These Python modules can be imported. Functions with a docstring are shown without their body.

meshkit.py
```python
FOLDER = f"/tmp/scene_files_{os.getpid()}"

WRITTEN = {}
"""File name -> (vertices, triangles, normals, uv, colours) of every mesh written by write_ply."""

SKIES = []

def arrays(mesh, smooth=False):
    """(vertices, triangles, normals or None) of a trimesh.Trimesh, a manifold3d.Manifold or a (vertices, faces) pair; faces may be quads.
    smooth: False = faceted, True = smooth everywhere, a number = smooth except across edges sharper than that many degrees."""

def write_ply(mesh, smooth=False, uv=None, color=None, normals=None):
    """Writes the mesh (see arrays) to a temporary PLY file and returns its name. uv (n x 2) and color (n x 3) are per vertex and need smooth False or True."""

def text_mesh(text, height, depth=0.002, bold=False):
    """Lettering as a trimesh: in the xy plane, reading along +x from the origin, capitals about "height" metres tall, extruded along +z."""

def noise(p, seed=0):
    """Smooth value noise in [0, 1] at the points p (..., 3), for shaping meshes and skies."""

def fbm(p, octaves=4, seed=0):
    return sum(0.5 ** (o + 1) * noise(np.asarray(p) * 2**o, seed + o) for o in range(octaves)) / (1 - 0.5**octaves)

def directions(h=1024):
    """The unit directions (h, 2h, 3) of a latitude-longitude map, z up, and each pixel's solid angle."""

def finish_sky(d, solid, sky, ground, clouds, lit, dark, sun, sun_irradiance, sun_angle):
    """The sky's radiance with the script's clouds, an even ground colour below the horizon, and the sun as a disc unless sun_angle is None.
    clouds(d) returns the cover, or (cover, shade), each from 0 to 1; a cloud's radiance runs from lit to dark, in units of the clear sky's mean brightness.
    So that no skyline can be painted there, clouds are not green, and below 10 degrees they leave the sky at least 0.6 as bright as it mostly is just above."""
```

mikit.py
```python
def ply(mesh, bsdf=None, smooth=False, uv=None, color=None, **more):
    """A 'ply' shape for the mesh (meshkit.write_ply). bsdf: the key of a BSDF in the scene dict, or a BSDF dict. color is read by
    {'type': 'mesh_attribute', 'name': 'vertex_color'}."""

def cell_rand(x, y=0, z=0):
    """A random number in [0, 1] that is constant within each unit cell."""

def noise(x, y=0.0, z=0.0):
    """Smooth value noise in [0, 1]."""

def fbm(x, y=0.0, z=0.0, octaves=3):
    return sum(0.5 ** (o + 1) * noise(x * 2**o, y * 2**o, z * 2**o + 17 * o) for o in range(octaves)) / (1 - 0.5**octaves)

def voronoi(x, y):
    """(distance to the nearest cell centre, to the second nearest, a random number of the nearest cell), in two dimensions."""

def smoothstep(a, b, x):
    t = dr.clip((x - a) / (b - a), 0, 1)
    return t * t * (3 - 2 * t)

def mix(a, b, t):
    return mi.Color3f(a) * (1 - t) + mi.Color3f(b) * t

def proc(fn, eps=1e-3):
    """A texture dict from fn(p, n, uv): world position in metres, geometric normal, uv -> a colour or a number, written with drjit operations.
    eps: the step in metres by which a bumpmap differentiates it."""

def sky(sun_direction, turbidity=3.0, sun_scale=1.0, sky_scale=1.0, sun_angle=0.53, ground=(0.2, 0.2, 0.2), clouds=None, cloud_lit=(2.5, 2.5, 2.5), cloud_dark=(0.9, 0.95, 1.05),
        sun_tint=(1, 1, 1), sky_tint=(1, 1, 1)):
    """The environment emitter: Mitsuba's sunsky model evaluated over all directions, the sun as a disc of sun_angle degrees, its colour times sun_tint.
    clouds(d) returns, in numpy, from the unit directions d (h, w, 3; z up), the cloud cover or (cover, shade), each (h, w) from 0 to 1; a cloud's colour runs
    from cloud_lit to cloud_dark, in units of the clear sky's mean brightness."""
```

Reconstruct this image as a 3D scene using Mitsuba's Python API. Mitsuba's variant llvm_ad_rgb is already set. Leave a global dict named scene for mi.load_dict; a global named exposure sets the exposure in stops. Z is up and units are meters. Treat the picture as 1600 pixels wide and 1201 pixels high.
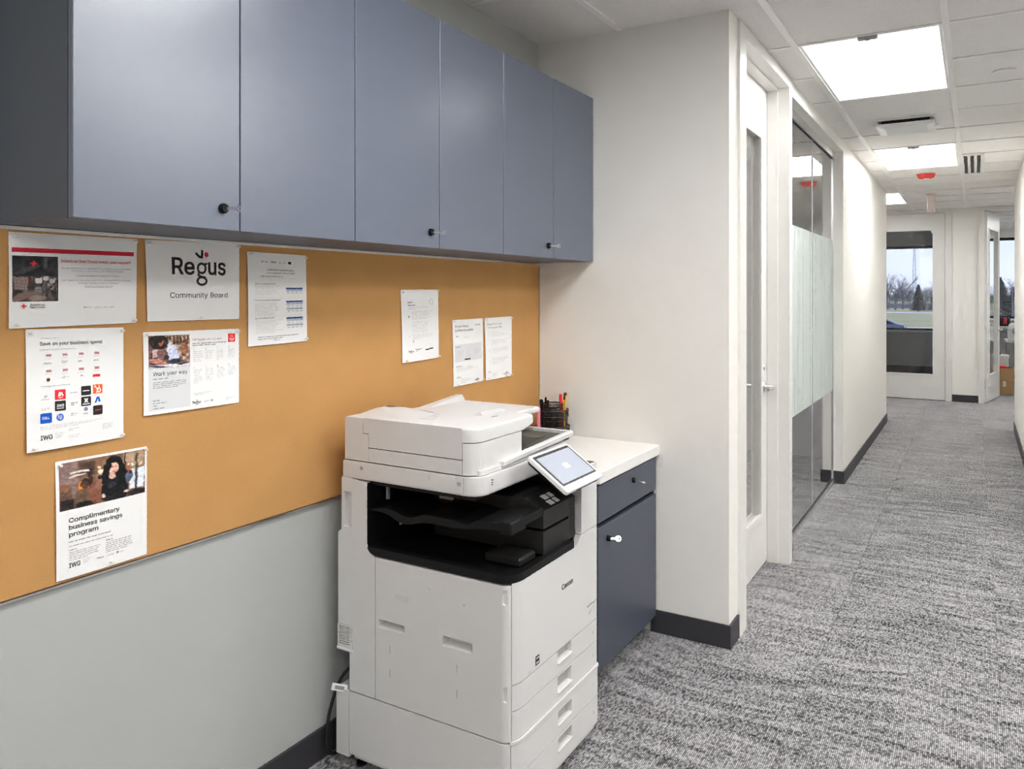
import math, random
import numpy as np, trimesh, manifold3d as m3, mitsuba as mi, mikit, meshkit
import drjit as dr
from shapely.geometry import Polygon, Point, LineString, box as sbox
from shapely.ops import unary_union
from shapely import affinity

T = mi.ScalarTransform4f
PI = math.pi
scene, labels = {}, {}

# ------------------------------------------------------------------ camera, sky, lamps, exposure
EYE = (1.881, 0.0, 1.55)
YAW = math.atan(723 / 1210.0)
scene['camera'] = {
    'type': 'perspective', 'fov': math.degrees(2 * math.atan(800 / 1210.0)), 'fov_axis': 'x', 'near_clip': 0.05, 'far_clip': 2000.0,
    'principal_point_offset_x': 0.0, 'principal_point_offset_y': (600.5 - 460) / 1201.0,
    'to_world': T().look_at(origin=list(EYE), target=[EYE[0] - math.sin(YAW), EYE[1] + math.cos(YAW), EYE[2]], up=[0, 0, 1])}


def overcast(d):
    n = meshkit.fbm(d * np.array([3.0, 3.0, 9.0]), 4, seed=5)
    return np.full(d.shape[:2], 0.93), np.clip(0.55 * n, 0, 1)


scene['sky'] = mikit.sky((-0.4, -0.5, 0.6), turbidity=4.0, sun_scale=0.0, sky_scale=5.0, ground=(0.16, 0.17, 0.13), clouds=overcast,
                         cloud_lit=(1.50, 1.66, 2.1), cloud_dark=(1.25, 1.42, 1.85))
LAMP = (13.5, 13.4, 13.35)          # radiance of the ceiling panels
exposure = 0.33

# ------------------------------------------------------------------ materials


def mat(name, rgb, rough=0.5, spec=0.5, metallic=0.0, tex=None, bump=None, **more):
    col = mikit.proc(tex) if tex else {'type': 'rgb', 'value': list(rgb)}
    b = {'type': 'principled', 'base_color': col, 'roughness': rough, 'specular': spec, 'metallic': metallic, **more}
    if bump:
        b = {'type': 'bumpmap', 'scale': bump[1], 'tex': mikit.proc(bump[0], bump[2]), 'bsdf': b}
    scene[name] = {'type': 'twosided', 'bsdf': b}
    return name


def t_carpet(p, n, uv):
    x, y = p.x, p.y
    tx, ty = dr.floor((x - 1.31) / 0.655), 0.0
    col = tx - 2 * dr.floor(tx / 2)
    ty = dr.floor((y - 0.36 - 0.33 * col) / 0.655)
    r1 = mikit.cell_rand(tx, ty, 3)
    r2 = mikit.cell_rand(tx, ty, 8)
    yy, xx = y + r1 * 7.0, x + r2 * 5.0
    warp = mikit.noise(xx * 4.0, yy * 3.0) * 0.10 + mikit.noise(xx * 1.3, yy * 2.0, 4.0) * 0.10
    streak = mikit.noise(xx * 4.5, (yy + warp) * 36.0) * 0.6 + mikit.noise(xx * 9.0, (yy + warp) * 80.0, 2.0) * 0.4
    streak = mikit.smoothstep(0.15, 0.85, streak)
    rib = dr.floor(x / 0.0062)
    loop = mikit.smoothstep(0.15, 0.85, mikit.noise(rib * 5.37 + 0.5, y / 0.0095, 5.0) * 0.75 + mikit.noise(rib * 3.11 + 0.5, y / 0.021, 9.0) * 0.25)
    fx = x / 0.0062 - rib
    ribs = mikit.smoothstep(0.0, 0.45, fx) * mikit.smoothstep(1.0, 0.55, fx)
    v = streak * 0.36 + loop * 0.62 + r1 * 0.04 - 0.02
    v = v * (0.42 + 0.58 * ribs)
    return mikit.mix((0.026, 0.025, 0.027), (0.55, 0.54, 0.548), dr.clip(v, 0, 1))


def t_tile(p, n, uv):
    v = mikit.noise(p.x * 420, p.y * 420) * 0.5 + mikit.noise(p.x * 150, p.y * 150, 3) * 0.5
    return mikit.mix((0.72, 0.70, 0.685), (0.81, 0.795, 0.775), v)


def t_cork(p, n, uv):
    v = mikit.noise(p.y * 700, p.z * 700) * 0.6 + mikit.noise(p.y * 14, p.z * 14, 2) * 0.4
    return mikit.mix((0.50, 0.264, 0.094), (0.58, 0.315, 0.118), v)


def t_board(p, n, uv):
    v = mikit.noise(p.x * 200, p.y * 200, p.z * 9)
    return mikit.mix((0.42, 0.27, 0.13), (0.50, 0.33, 0.17), v)


def t_grass(p, n, uv):
    v = mikit.fbm(p.x * 0.15, p.y * 0.5, 0.0, 4)
    return mikit.mix((0.22, 0.23, 0.14), (0.36, 0.35, 0.24), v)


def t_counter(p, n, uv):
    v = mikit.noise(p.x * 600, p.y * 600, p.z * 600)
    return mikit.mix((0.76, 0.75, 0.73), (0.84, 0.83, 0.81), v)


mat('m_cream', (0.80, 0.788, 0.748), 0.55, 0.3)
mat('m_grey_wall', (0.44, 0.457, 0.445), 0.6, 0.3)
mat('m_trim', (0.73, 0.72, 0.69), 0.35, 0.5)
mat('m_carpet', None, 0.95, 0.1, tex=t_carpet)
mat('m_tile', None, 0.9, 0.1, tex=t_tile)
mat('m_tee', (0.86, 0.85, 0.83), 0.5, 0.4)
mat('m_base', (0.036, 0.035, 0.040), 0.45, 0.4)
mat('m_slate', (0.096, 0.115, 0.160), 0.30, 1.0)
mat('m_slate_side', (0.084, 0.096, 0.116), 0.5, 0.4)
mat('m_lowslate', (0.058, 0.068, 0.092), 0.42, 0.5)
mat('m_cork', None, 0.85, 0.2, tex=t_cork)
mat('m_alu', (0.72, 0.72, 0.72), 0.28, 0.5, 1.0)
mat('m_chrome', (0.80, 0.80, 0.80), 0.15, 0.5, 1.0)
mat('m_counter', None, 0.3, 0.5, tex=t_counter)
mat('m_plastic', (0.62, 0.615, 0.607), 0.42, 0.5)
mat('m_plastic2', (0.58, 0.575, 0.555), 0.42, 0.5)
mat('m_pocket', (0.36, 0.355, 0.345), 0.5, 0.4)
mat('m_white', (0.84, 0.84, 0.83), 0.35, 0.5)
mat('m_black', (0.004, 0.004, 0.0045), 0.45, 0.25)
mat('m_darkgrey', (0.012, 0.012, 0.012), 0.42, 0.4)
mat('m_seam', (0.05, 0.05, 0.05), 0.7, 0.2)
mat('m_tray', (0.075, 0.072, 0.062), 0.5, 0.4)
mat('m_grey', (0.33, 0.33, 0.33), 0.5, 0.4)
mat('m_lightgrey', (0.52, 0.52, 0.52), 0.6, 0.3)
mat('m_paper', (0.88, 0.88, 0.87), 0.6, 0.3)
mat('m_ink', (0.012, 0.012, 0.014), 0.6, 0.2)
mat('m_ink_grey', (0.30, 0.30, 0.31), 0.6, 0.2)
mat('m_ink_pale', (0.56, 0.55, 0.55), 0.6, 0.2)
mat('m_ink_pink', (0.50, 0.22, 0.23), 0.6, 0.2)
mat('m_red', (0.62, 0.025, 0.050), 0.6, 0.2)
mat('m_brightred', (0.80, 0.035, 0.040), 0.6, 0.2)
mat('m_orange', (0.88, 0.13, 0.035), 0.6, 0.2)
mat('m_blue', (0.012, 0.10, 0.52), 0.6, 0.2)
mat('m_navy', (0.020, 0.055, 0.24), 0.6, 0.2)
mat('m_tint', (0.72, 0.73, 0.74), 0.6, 0.2)
mat('m_pale_blue', (0.50, 0.57, 0.66), 0.6, 0.2)
mat('m_brown', (0.10, 0.045, 0.015), 0.6, 0.2)
mat('m_pin', (0.84, 0.80, 0.74), 0.15, 0.6)
mat('m_alarm', (0.62, 0.030, 0.020), 0.3, 0.5)
mat('m_pinksign', (0.74, 0.64, 0.60), 0.4, 0.4)
mat('m_cardboard', None, 0.85, 0.1, tex=t_board)
mat('m_grass', None, 0.95, 0.1, tex=t_grass)
mat('m_road', (0.46, 0.48, 0.52), 0.9, 0.1)
mat('m_bark', (0.17, 0.175, 0.21), 0.9, 0.1)
mat('m_woods', (0.20, 0.205, 0.24), 0.95, 0.1)
mat('m_fir', (0.075, 0.088, 0.092), 0.9, 0.1)
mat('m_pylon', (0.46, 0.50, 0.58), 0.7, 0.2)
mat('m_carblue', (0.055, 0.095, 0.20), 0.25, 0.6, clearcoat=0.8)
mat('m_mesh', (0.016, 0.014, 0.013), 0.4, 0.5)
mat('m_pink', (0.62, 0.17, 0.25), 0.4, 0.4)
mat('m_yellow', (0.80, 0.50, 0.05), 0.4, 0.4)
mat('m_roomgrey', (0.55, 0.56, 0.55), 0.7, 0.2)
mat('m_backing', (0.40, 0.42, 0.44), 0.6, 0.3)
scene['m_vertex'] = {'type': 'twosided', 'bsdf': {'type': 'principled', 'base_color': {'type': 'mesh_attribute', 'name': 'vertex_color'}, 'roughness': 0.5, 'specular': 0.3}}
scene['m_glass'] = {'type': 'thindielectric', 'int_ior': 1.5}
scene['m_film'] = {'type': 'principledthin', 'base_color': {'type': 'rgb', 'value': [0.80, 0.87, 0.83]}, 'roughness': 0.6, 'spec_trans': 0.0, 'diff_trans': 0.5}
mat("m_screen_off", (0.16, 0.175, 0.20), 0.15, 0.5)

# ------------------------------------------------------------------ helpers
used = {}


def numbered(name):
    used[name] = used.get(name, -1) + 1
    return name if used[name] == 0 else f'{name}_{used[name]:03d}'


def obj(name, mesh, m, parent=None, smooth=30, label=None, **more):
    key = numbered((parent + '__' if parent else '') + name)
    scene[key] = mikit.ply(mesh, m, smooth=smooth, **more)
    if label:
        labels[key] = {'label': label}
    return key


def thing(name, label, cat, group=None):
    key = numbered(name)
    labels[key] = {'label': label, 'category': cat}
    if group:
        labels[key]['group'] = group
    return key


def solo(name, mesh, m, label, cat, group=None, smooth=30, **more):
    key = obj(name, mesh, m, None, smooth, **more)
    labels[key] = {'label': label, 'category': cat}
    if group:
        labels[key]['group'] = group
    return key


def struct(name, label, mesh=None, m=None, smooth=False):
    if mesh is None:
        key = numbered(name)
    else:
        key = obj(name, mesh, m, None, smooth)
    labels[key] = {'label': label, 'kind': 'structure'}
    return key


def cat(*ms):
    return trimesh.util.concatenate([tm(x) for x in ms])


def tm(x):
    if isinstance(x, m3.Manifold):
        q = x.to_mesh()
        return trimesh.Trimesh(np.array(q.vert_properties[:, :3]), np.array(q.tri_verts), process=False)
    return x


def bx(x0, x1, y0, y1, z0, z1):
    return m3.Manifold.cube((x1 - x0, y1 - y0, z1 - z0)).translate((x0, y0, z0))


def cbx(x0, x1, y0, y1, z0, z1, c=0.003):
    """box with chamfered edges"""
    c = min(c, 0.45 * min(x1 - x0, y1 - y0, z1 - z0))
    v = []
    for i in range(3):
        d = [c] * 3
        d[i] = 0
        for x in (x0 + d[0], x1 - d[0]):
            for y in (y0 + d[1], y1 - d[1]):
                for z in (z0 + d[2], z1 - d[2]):
                    v.append((x, y, z))
    return m3.Manifold.hull_points(np.array(v))


def pris(poly, z0, z1):
    """shapely polygon in xy, extruded in z"""
    cs = m3.CrossSection([np.array(poly.exterior.coords)[:-1]] + [np.array(r.coords)[:-1] for r in poly.interiors], m3.FillRule.EvenOdd)
    return m3.Manifold.extrude(cs, z1 - z0).translate((0, 0, z0))


def pris_x(poly, x0, x1):
    """polygon in (y, z), extruded along x"""
    return pris(poly, x0, x1).transform(np.array([[0, 0, 1, 0], [1, 0, 0, 0], [0, 1, 0, 0]], float))


def pris_y(poly, y0, y1):
    """polygon in (x, z), extruded along y"""
    return pris(poly, -y1, -y0).transform(np.array([[1, 0, 0, 0], [0, 0, -1, 0], [0, 1, 0, 0]], float))


def rrect(x0, x1, y0, y1, r, q=6):
    return sbox(x0 + r, y0 + r, x1 - r, y1 - r).buffer(r, quad_segs=q)


def cyl(p0, p1, r, n=20, r2=None):
    p0, p1 = np.array(p0, float), np.array(p1, float)
    d = p1 - p0
    L = np.linalg.norm(d)
    m = trimesh.creation.revolve([[0, 0], [r, 0], [r if r2 is None else r2, L], [0, L]], sections=n)
    m.apply_transform(trimesh.geometry.align_vectors([0, 0, 1], d / L))
    m.apply_translation(p0)
    return m


def lathe(profile, at, axis=(0, 0, 1), n=24):
    m = trimesh.creation.revolve(profile, sections=n)
    m.apply_transform(trimesh.geometry.align_vectors([0, 0, 1], axis))
    m.apply_translation(at)
    return m


def tube(pts, r, n=10):
    pts = np.asarray(pts, float)
    rr = np.broadcast_to(r, (len(pts),))
    t = np.gradient(pts, axis=0)
    t /= np.linalg.norm(t, axis=1, keepdims=True) + 1e-12
    ref = np.array([0.123, 0.456, 0.88])
    a = np.cross(t, ref)
    a /= np.linalg.norm(a, axis=1, keepdims=True) + 1e-12
    b = np.cross(t, a)
    ang = np.arange(n) * 2 * PI / n
    v = pts[:, None] + rr[:, None, None] * (np.cos(ang)[None, :, None] * a[:, None] + np.sin(ang)[None, :, None] * b[:, None])
    i, j = np.meshgrid(np.arange(len(pts) - 1), np.arange(n), indexing='ij')
    q = np.stack([i * n + j, i * n + (j + 1) % n, (i + 1) * n + (j + 1) % n, (i + 1) * n + j], -1).reshape(-1, 4)
    f = np.vstack([q[:, [0, 1, 2]], q[:, [0, 2, 3]]])
    V = np.vstack([v.reshape(-1, 3), pts[:1], pts[-1:]])
    k = len(pts) * n
    jj = np.arange(n)
    f = np.vstack([f, np.stack([jj * 0 + k, (jj + 1) % n, jj], 1), np.stack([jj * 0 + k + 1, k - n + jj, k - n + (jj + 1) % n], 1)])
    return trimesh.Trimesh(V, f, process=False)


def spline(pts, n=24):
    from scipy.interpolate import CubicSpline
    p = np.asarray(pts, float)
    s = np.r_[0, np.cumsum(np.linalg.norm(np.diff(p, axis=0), axis=1))]
    return CubicSpline(s, p)(np.linspace(0, s[-1], n))


def torus(R, r, at, n=40, k=8):
    a = np.linspace(0, 2 * PI, n, endpoint=False)
    b = np.linspace(0, 2 * PI, k, endpoint=False)
    A, B = np.meshgrid(a, b, indexing='ij')
    v = np.stack([(R + r * np.cos(B)) * np.cos(A), (R + r * np.cos(B)) * np.sin(A), r * np.sin(B)], -1).reshape(-1, 3) + np.array(at)
    i, j = np.meshgrid(np.arange(n), np.arange(k), indexing='ij')
    q = np.stack([i * k + j, (i + 1) % n * k + j, (i + 1) % n * k + (j + 1) % k, i * k + (j + 1) % k], -1).reshape(-1, 4)
    return trimesh.Trimesh(v, np.vstack([q[:, [0, 1, 2]], q[:, [0, 2, 3]]]), process=False)


CEIL = 2.80
# ------------------------------------------------------------------ the shell
WALLS = [
    ('wall_left', 'pale grey alcove wall behind the cork board and cabinets', bx(-0.12, 0, -4.0, 3.52, 0, CEIL + .1), 'm_grey_wall'),
    ('wall_alcove', 'cream end wall of the copier alcove', bx(0, 0.957, 3.40, 3.52, 0, CEIL + .1), 'm_cream'),
    ('wall_corridor', 'cream left wall of the corridor with a door and a glass partition',
     bx(0.80, 0.957, 3.52, 10.44, 0, CEIL + .1) - bx(0.5, 1.2, 3.60, 4.68, -1, 2.785) - bx(0.5, 1.2, 4.735, 6.83, -1, 2.72), 'm_cream'),
    ('wall_corridor_turn', 'cream wall where the left side corridor turns off', bx(-2.5, 0.80, 10.32, 10.44, 0, CEIL + .1), 'm_cream'),
    ('wall_right', 'cream right wall of the corridor', bx(2.27, 2.39, 6.04, 10.5, 0, CEIL + .1), 'm_cream'),
    ('wall_right_turn', 'cream wall where the right side corridor turns off', bx(2.39, 5.0, 10.38, 10.5, 0, CEIL + .1), 'm_cream'),
    ('wall_lobby_end', 'cream wall beside the corridor mouth', bx(2.39, 5.0, 6.04, 6.16, 0, CEIL + .1), 'm_cream'),
    ('wall_lobby_right', 'cream wall on the far right of the copier area', bx(5.0, 5.12, -4.0, 6.16, 0, CEIL + .1), 'm_cream'),
    ('wall_back', 'cream wall behind the camera', bx(-0.12, 5.12, -4.12, -4.0, 0, CEIL + .1), 'm_cream'),
    ('wall_far', 'cream wall at the far end of the corridor with two doors',
     bx(-2.5, 5.0, 12.92, 13.05, 0, CEIL + .1) - bx(0.50, 1.56, 12.5, 13.5, -1, 2.775) - bx(1.96, 3.02, 12.5, 13.5, -1, 2.775), 'm_cream'),
    ('wall_side_left', 'cream wall closing the left side corridor', bx(-2.62, -2.5, 10.32, 13.05, 0, CEIL + .1), 'm_cream'),
    ('wall_side_right', 'cream wall closing the right side corridor', bx(5.0, 5.12, 10.38, 13.05, 0, CEIL + .1), 'm_cream'),
    ('wall_office_back', 'pale wall at the back of the dim glazed office', bx(-3.12, -3.0, 3.52, 10.32, 0, CEIL + .1), 'm_grey_wall'),
    ('wall_office_end', 'pale wall at the far end of the dim glazed office', bx(-3.0, 0.80, 7.3, 7.42, 0, CEIL + .1), 'm_roomgrey'),
    ('wall_office_near', 'pale near wall of the dim glazed office', bx(-3.12, -0.12, 3.40, 3.52, 0, CEIL + .1), 'm_grey_wall'),
    ('wall_divider', 'wall between the two far offices', bx(1.70, 1.82, 13.05, 17.4, 0, CEIL + .1), 'm_roomgrey'),
    ('wall_far_left', 'left wall of the far dim office', bx(-2.62, -2.5, 13.05, 17.4, 0, CEIL + .1), 'm_roomgrey'),
    ('wall_far_right', 'right wall of the far lit office', bx(5.0, 5.12, 13.05, 17.4, 0, CEIL + .1), 'm_cream'),
    ('wall_outer', 'grey outer wall below and around the far window',
     bx(-2.62, 1.76, 17.4, 17.6, -2.0, CEIL + .4) - bx(-1.6, 1.55, 17, 18, 0.83, 2.52), 'm_roomgrey'),
    ('wall_outer_right', 'cream outer wall around the window of the lit office', bx(1.76, 5.12, 17.4, 17.6, -2.0, CEIL + .4) - bx(1.95, 4.6, 17, 18, 1.09, 2.63), 'm_cream'),
]
for n, l, me, m in WALLS:
    struct(n, l, me, m)

# baseboards
bb = 0.010
BASES = [('left', bx(0, bb, -4, 2.745, 0, .102)), ('alcove', bx(0.60, 0.957 + bb, 3.40 - bb, 3.40, 0, .102)), ('alcove_corner', bx(0.957, 0.957 + bb, 3.40, 3.535, 0, .102)),
         ('corridor', bx(0.957, 0.957 + bb, 6.83 - bb, 10.44 + bb, 0, .102)), ('partition', bx(0.885, 0.957, 6.83 - bb, 6.83, 0, .102)),
         ('partition_inner', bx(0.80, 0.866, 6.83 - bb, 6.83, 0, .102)), ('doorside', bx(0.957, 0.957 + bb * .7, 4.712, 4.735, 0, .102)),
         ('doorside_return', bx(0.886, 0.957 + bb * .7, 4.735, 4.735 + bb, 0, .102)),
         ('corridor_turn', bx(-2.5, 0.957, 10.44, 10.44 + bb, 0, .102)), ('right', bx(2.27 - bb, 2.27, 6.04 - bb, 10.5 + bb, 0, .102)),
         ('right_turn', bx(2.27, 5.0, 10.5, 10.5 + bb, 0, .102)), ('lobby_end', bx(2.27, 5.0, 6.04 - bb, 6.04, 0, .102)), ('lobby_right', bx(5 - bb, 5, -4, 6.04, 0, .102)),
         ('far_middle', bx(1.598, 1.925, 12.91, 12.92, 0, .102)), ('far_left', bx(-2.5, 0.45, 12.91, 12.92, 0, .102)), ('far_right', bx(3.06, 5, 12.91, 12.92, 0, .102)),
         ('outer_left', bx(-2.5, 1.70, 17.39, 17.4, 0, .125)), ('outer_right', bx(1.82, 5, 17.39, 17.4, 0, .125)), ('office_end', bx(-3, .80, 7.29, 7.3, 0, .102)),
         ('back', bx(0, 5, -4, -3.99, 0, .102))]
for s, me in BASES:
    struct('baseboard_' + s, 'charcoal rubber baseboard', me, 'm_base')

# floor of carpet tiles
FX0, FX1, FY0, FY1 = -3.0, 5.0, -4.0, 17.4
struct('floor', 'grey carpet tile floor', bx(-3.2, 5.2, -4.2, 17.7, -0.10, -0.006), 'm_grey')
random.seed(3)
P = 0.655
tiles_seen, rest = [], []
for i in range(-7, 7):
    for j in range(-8, 28):
        x0, y0 = 1.31 + i * P, 0.36 + (0.33 if i % 2 else 0.0) + j * P
        x1, y1 = min(x0 + P, FX1), min(y0 + P, FY1)
        x0, y0 = max(x0, FX0), max(y0, FY0)
        if x1 - x0 < 0.02 or y1 - y0 < 0.02 or (y1 < 3.5 and x1 < 0):
            continue
        g = 0.0004
        me = cbx(x0 + g, x1 - g, y0 + g, y1 - g, -0.007, random.uniform(-0.0004, 0.0), 0.0012)
        seen = (x1 > 0.6 and x0 < 2.3 and 1.7 < y1 and y0 < 13.6) or (0 < x1 < 0.9 and 1.2 < y1 < 3.5) or (-0.3 < x0 < .8 and 4.5 < y0 < 7.2)
        (tiles_seen if seen else rest).append(me)
for me in tiles_seen:
    obj('carpet_tile', me, 'm_carpet', 'floor', False)
k = obj('carpet_tiling', cat(*rest), 'm_carpet', 'floor', False)
labels[k] = {'kind': 'stuff', 'label': 'grey carpet tiles outside the corridor'}

# ceiling grid: tees and tiles, with the lamps' bays left open
struct('ceiling', 'white suspended ceiling of square tiles', bx(-3.2, 5.2, -4.2, 17.7, CEIL + .06, CEIL + .16), 'm_tee')
GX = [-3.0, -2.2, -1.54, -0.88, -0.22, 0.445, 1.105, 1.767, 2.43, 3.09, 3.75, 4.41, 5.0]
GY = [-4.0 + 0.0] + [3.425 + 0.6525 * k for k in range(-11, 22)] + [17.4]
LAMPS = [(6, 3.425 + .6525, 'the wide panel nearest the camera in the corridor ceiling', 'near'), (6, 3.425 + .6525 * 6, 'second corridor ceiling panel, just before the red alarm', 'mid'),
         (5, 3.425 + .6525 * 11, 'small visible corner of a ceiling panel where the corridor turns left', 'turn'),
         (6, 3.425 - .6525 * 4, 'ceiling panel over the copier area', 'copier'), (6, 3.425 - .6525 * 9, 'ceiling panel behind the camera', 'behind'),
         (8, 3.425 - .6525 * 2, 'ceiling panel on the right of the copier area', 'lobby'), (8, 3.425 - .6525 * 7, 'rear ceiling panel on the right', 'lobby2'),
         (10, 3.425, 'ceiling panel by the right-hand wall', 'lobby4'),
         (9, 3.425 + .6525 * 12, 'ceiling panel of the right side corridor', 'side'), (9, 3.425 + .6525 * 18, 'ceiling panel in the far lit office', 'office')]
bays = set()
for (i, y0, _, _) in LAMPS:
    for y in GY:
        if y0 - .01 < y < y0 + .6525 * 2 - .01:
            bays.add((i, round(y, 3)))
VENT = (7, round(3.425 + .6525 * 7, 3)), (7, round(3.425 + .6525 * 8, 3))
tee_m = []
regions = [(0.0, 5.0, -4.0, 3.425), (0.957, 5.0, 3.425, 6.04), (0.957, 2.27, 6.04, 10.5), (-2.5, 5.0, 10.44, 12.92), (-2.5, 1.70, 13.05, 17.4), (1.82, 5.0, 13.05, 17.4), (-3, .80, 3.52, 7.3)]


def clips(x0, x1, y0, y1):
    """the part of this bay in each room"""
    for (a, b, c, d) in regions:
        q = max(x0, a), min(x1, b), max(y0, c), min(y1, d)
        if q[1] - q[0] > 0.02 and q[3] - q[2] > 0.02:
            yield q


random.seed(5)
far_tiles = []
for i in range(len(GX) - 1):
    for j in range(len(GY) - 1):
        if (i, round(GY[j], 3)) in bays:
            continue
        for x0, x1, y0, y1 in clips(GX[i], GX[i + 1], GY[j], GY[j + 1]):
            z = CEIL + random.uniform(0.0, 0.0012)
            me = cbx(x0 + .0004, x1 - .0004, y0 + .0004, y1 - .0004, z, z + 0.018, 0.0008)
            seen = x1 > 0 and x0 < 2.3 and 2.0 < y1 and y0 < 13.4 and not (x1 < .85 and 3.5 < y0 < 10)
            if seen:
                obj('ceiling_tile', me, 'm_tile', 'ceiling', False)
            else:
                far_tiles.append(me)
k = obj('ceiling_tiling', cat(*far_tiles), 'm_tile', 'ceiling', False)
labels[k] = {'kind': 'stuff', 'label': 'white ceiling tiles outside the corridor'}


def tee_main(x, y0, y1):
    return cat(cbx(x - .0155, x + .0155, y0, y1, CEIL - .008, CEIL - .0005, .001), bx(x - .003, x + .003, y0, y1, CEIL - .001, CEIL + .05))


def tee_cross(y, x0, x1):
    return cat(cbx(x0, x1, y - .011, y + .011, CEIL - .005, CEIL - .0005, .001), bx(x0, x1, y - .002, y + .002, CEIL - .001, CEIL + .04))


for x, y0, y1 in [(1.105, -4.0, 12.92), (1.767, -4.0, 12.92), (0.445, -4.0, 3.395)]:
    obj('main_tee', tee_main(x, y0, y1), 'm_tee', 'ceiling', False)
for x in (2.43, 3.09, 3.75, 4.41):
    obj('main_tee', cat(tee_main(x, -4.0, 6.04), tee_main(x, 10.5, 12.92)), 'm_tee', 'ceiling', False)
for x in (0.445, -0.22, -0.88, -1.54):
    obj('main_tee', tee_main(x, 10.44, 12.92), 'm_tee', 'ceiling', False)
for x in (2.43, 3.09, 3.75):
    obj('main_tee', tee_main(x, 13.05, 17.4), 'm_tee', 'ceiling', False)
for y in GY[1:-1]:
    if y > 17:
        continue
    for i in range(len(GX) - 1):
        if (i, round(y - .6525, 3)) in bays and (i, round(y, 3)) in bays:
            continue
        for q in clips(GX[i], GX[i + 1], y - .05, y + .05):
            if q[3] - q[2] < .09:
                continue
            if q[1] > 0 and q[0] < 2.3 and 1.5 < y < 13 and not (q[1] < .85 and 3.5 < y < 10):
                obj('cross_tee', tee_cross(y, q[0] + .016, q[1] - .016), 'm_tee', 'ceiling', False)
            else:
                tee_m.append(tee_cross(y, q[0] + .016, q[1] - .016))
k = obj('cross_tees', cat(*tee_m), 'm_tee', 'ceiling', False)
labels[k] = {'kind': 'stuff', 'label': 'cross tees outside the corridor'}

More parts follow.
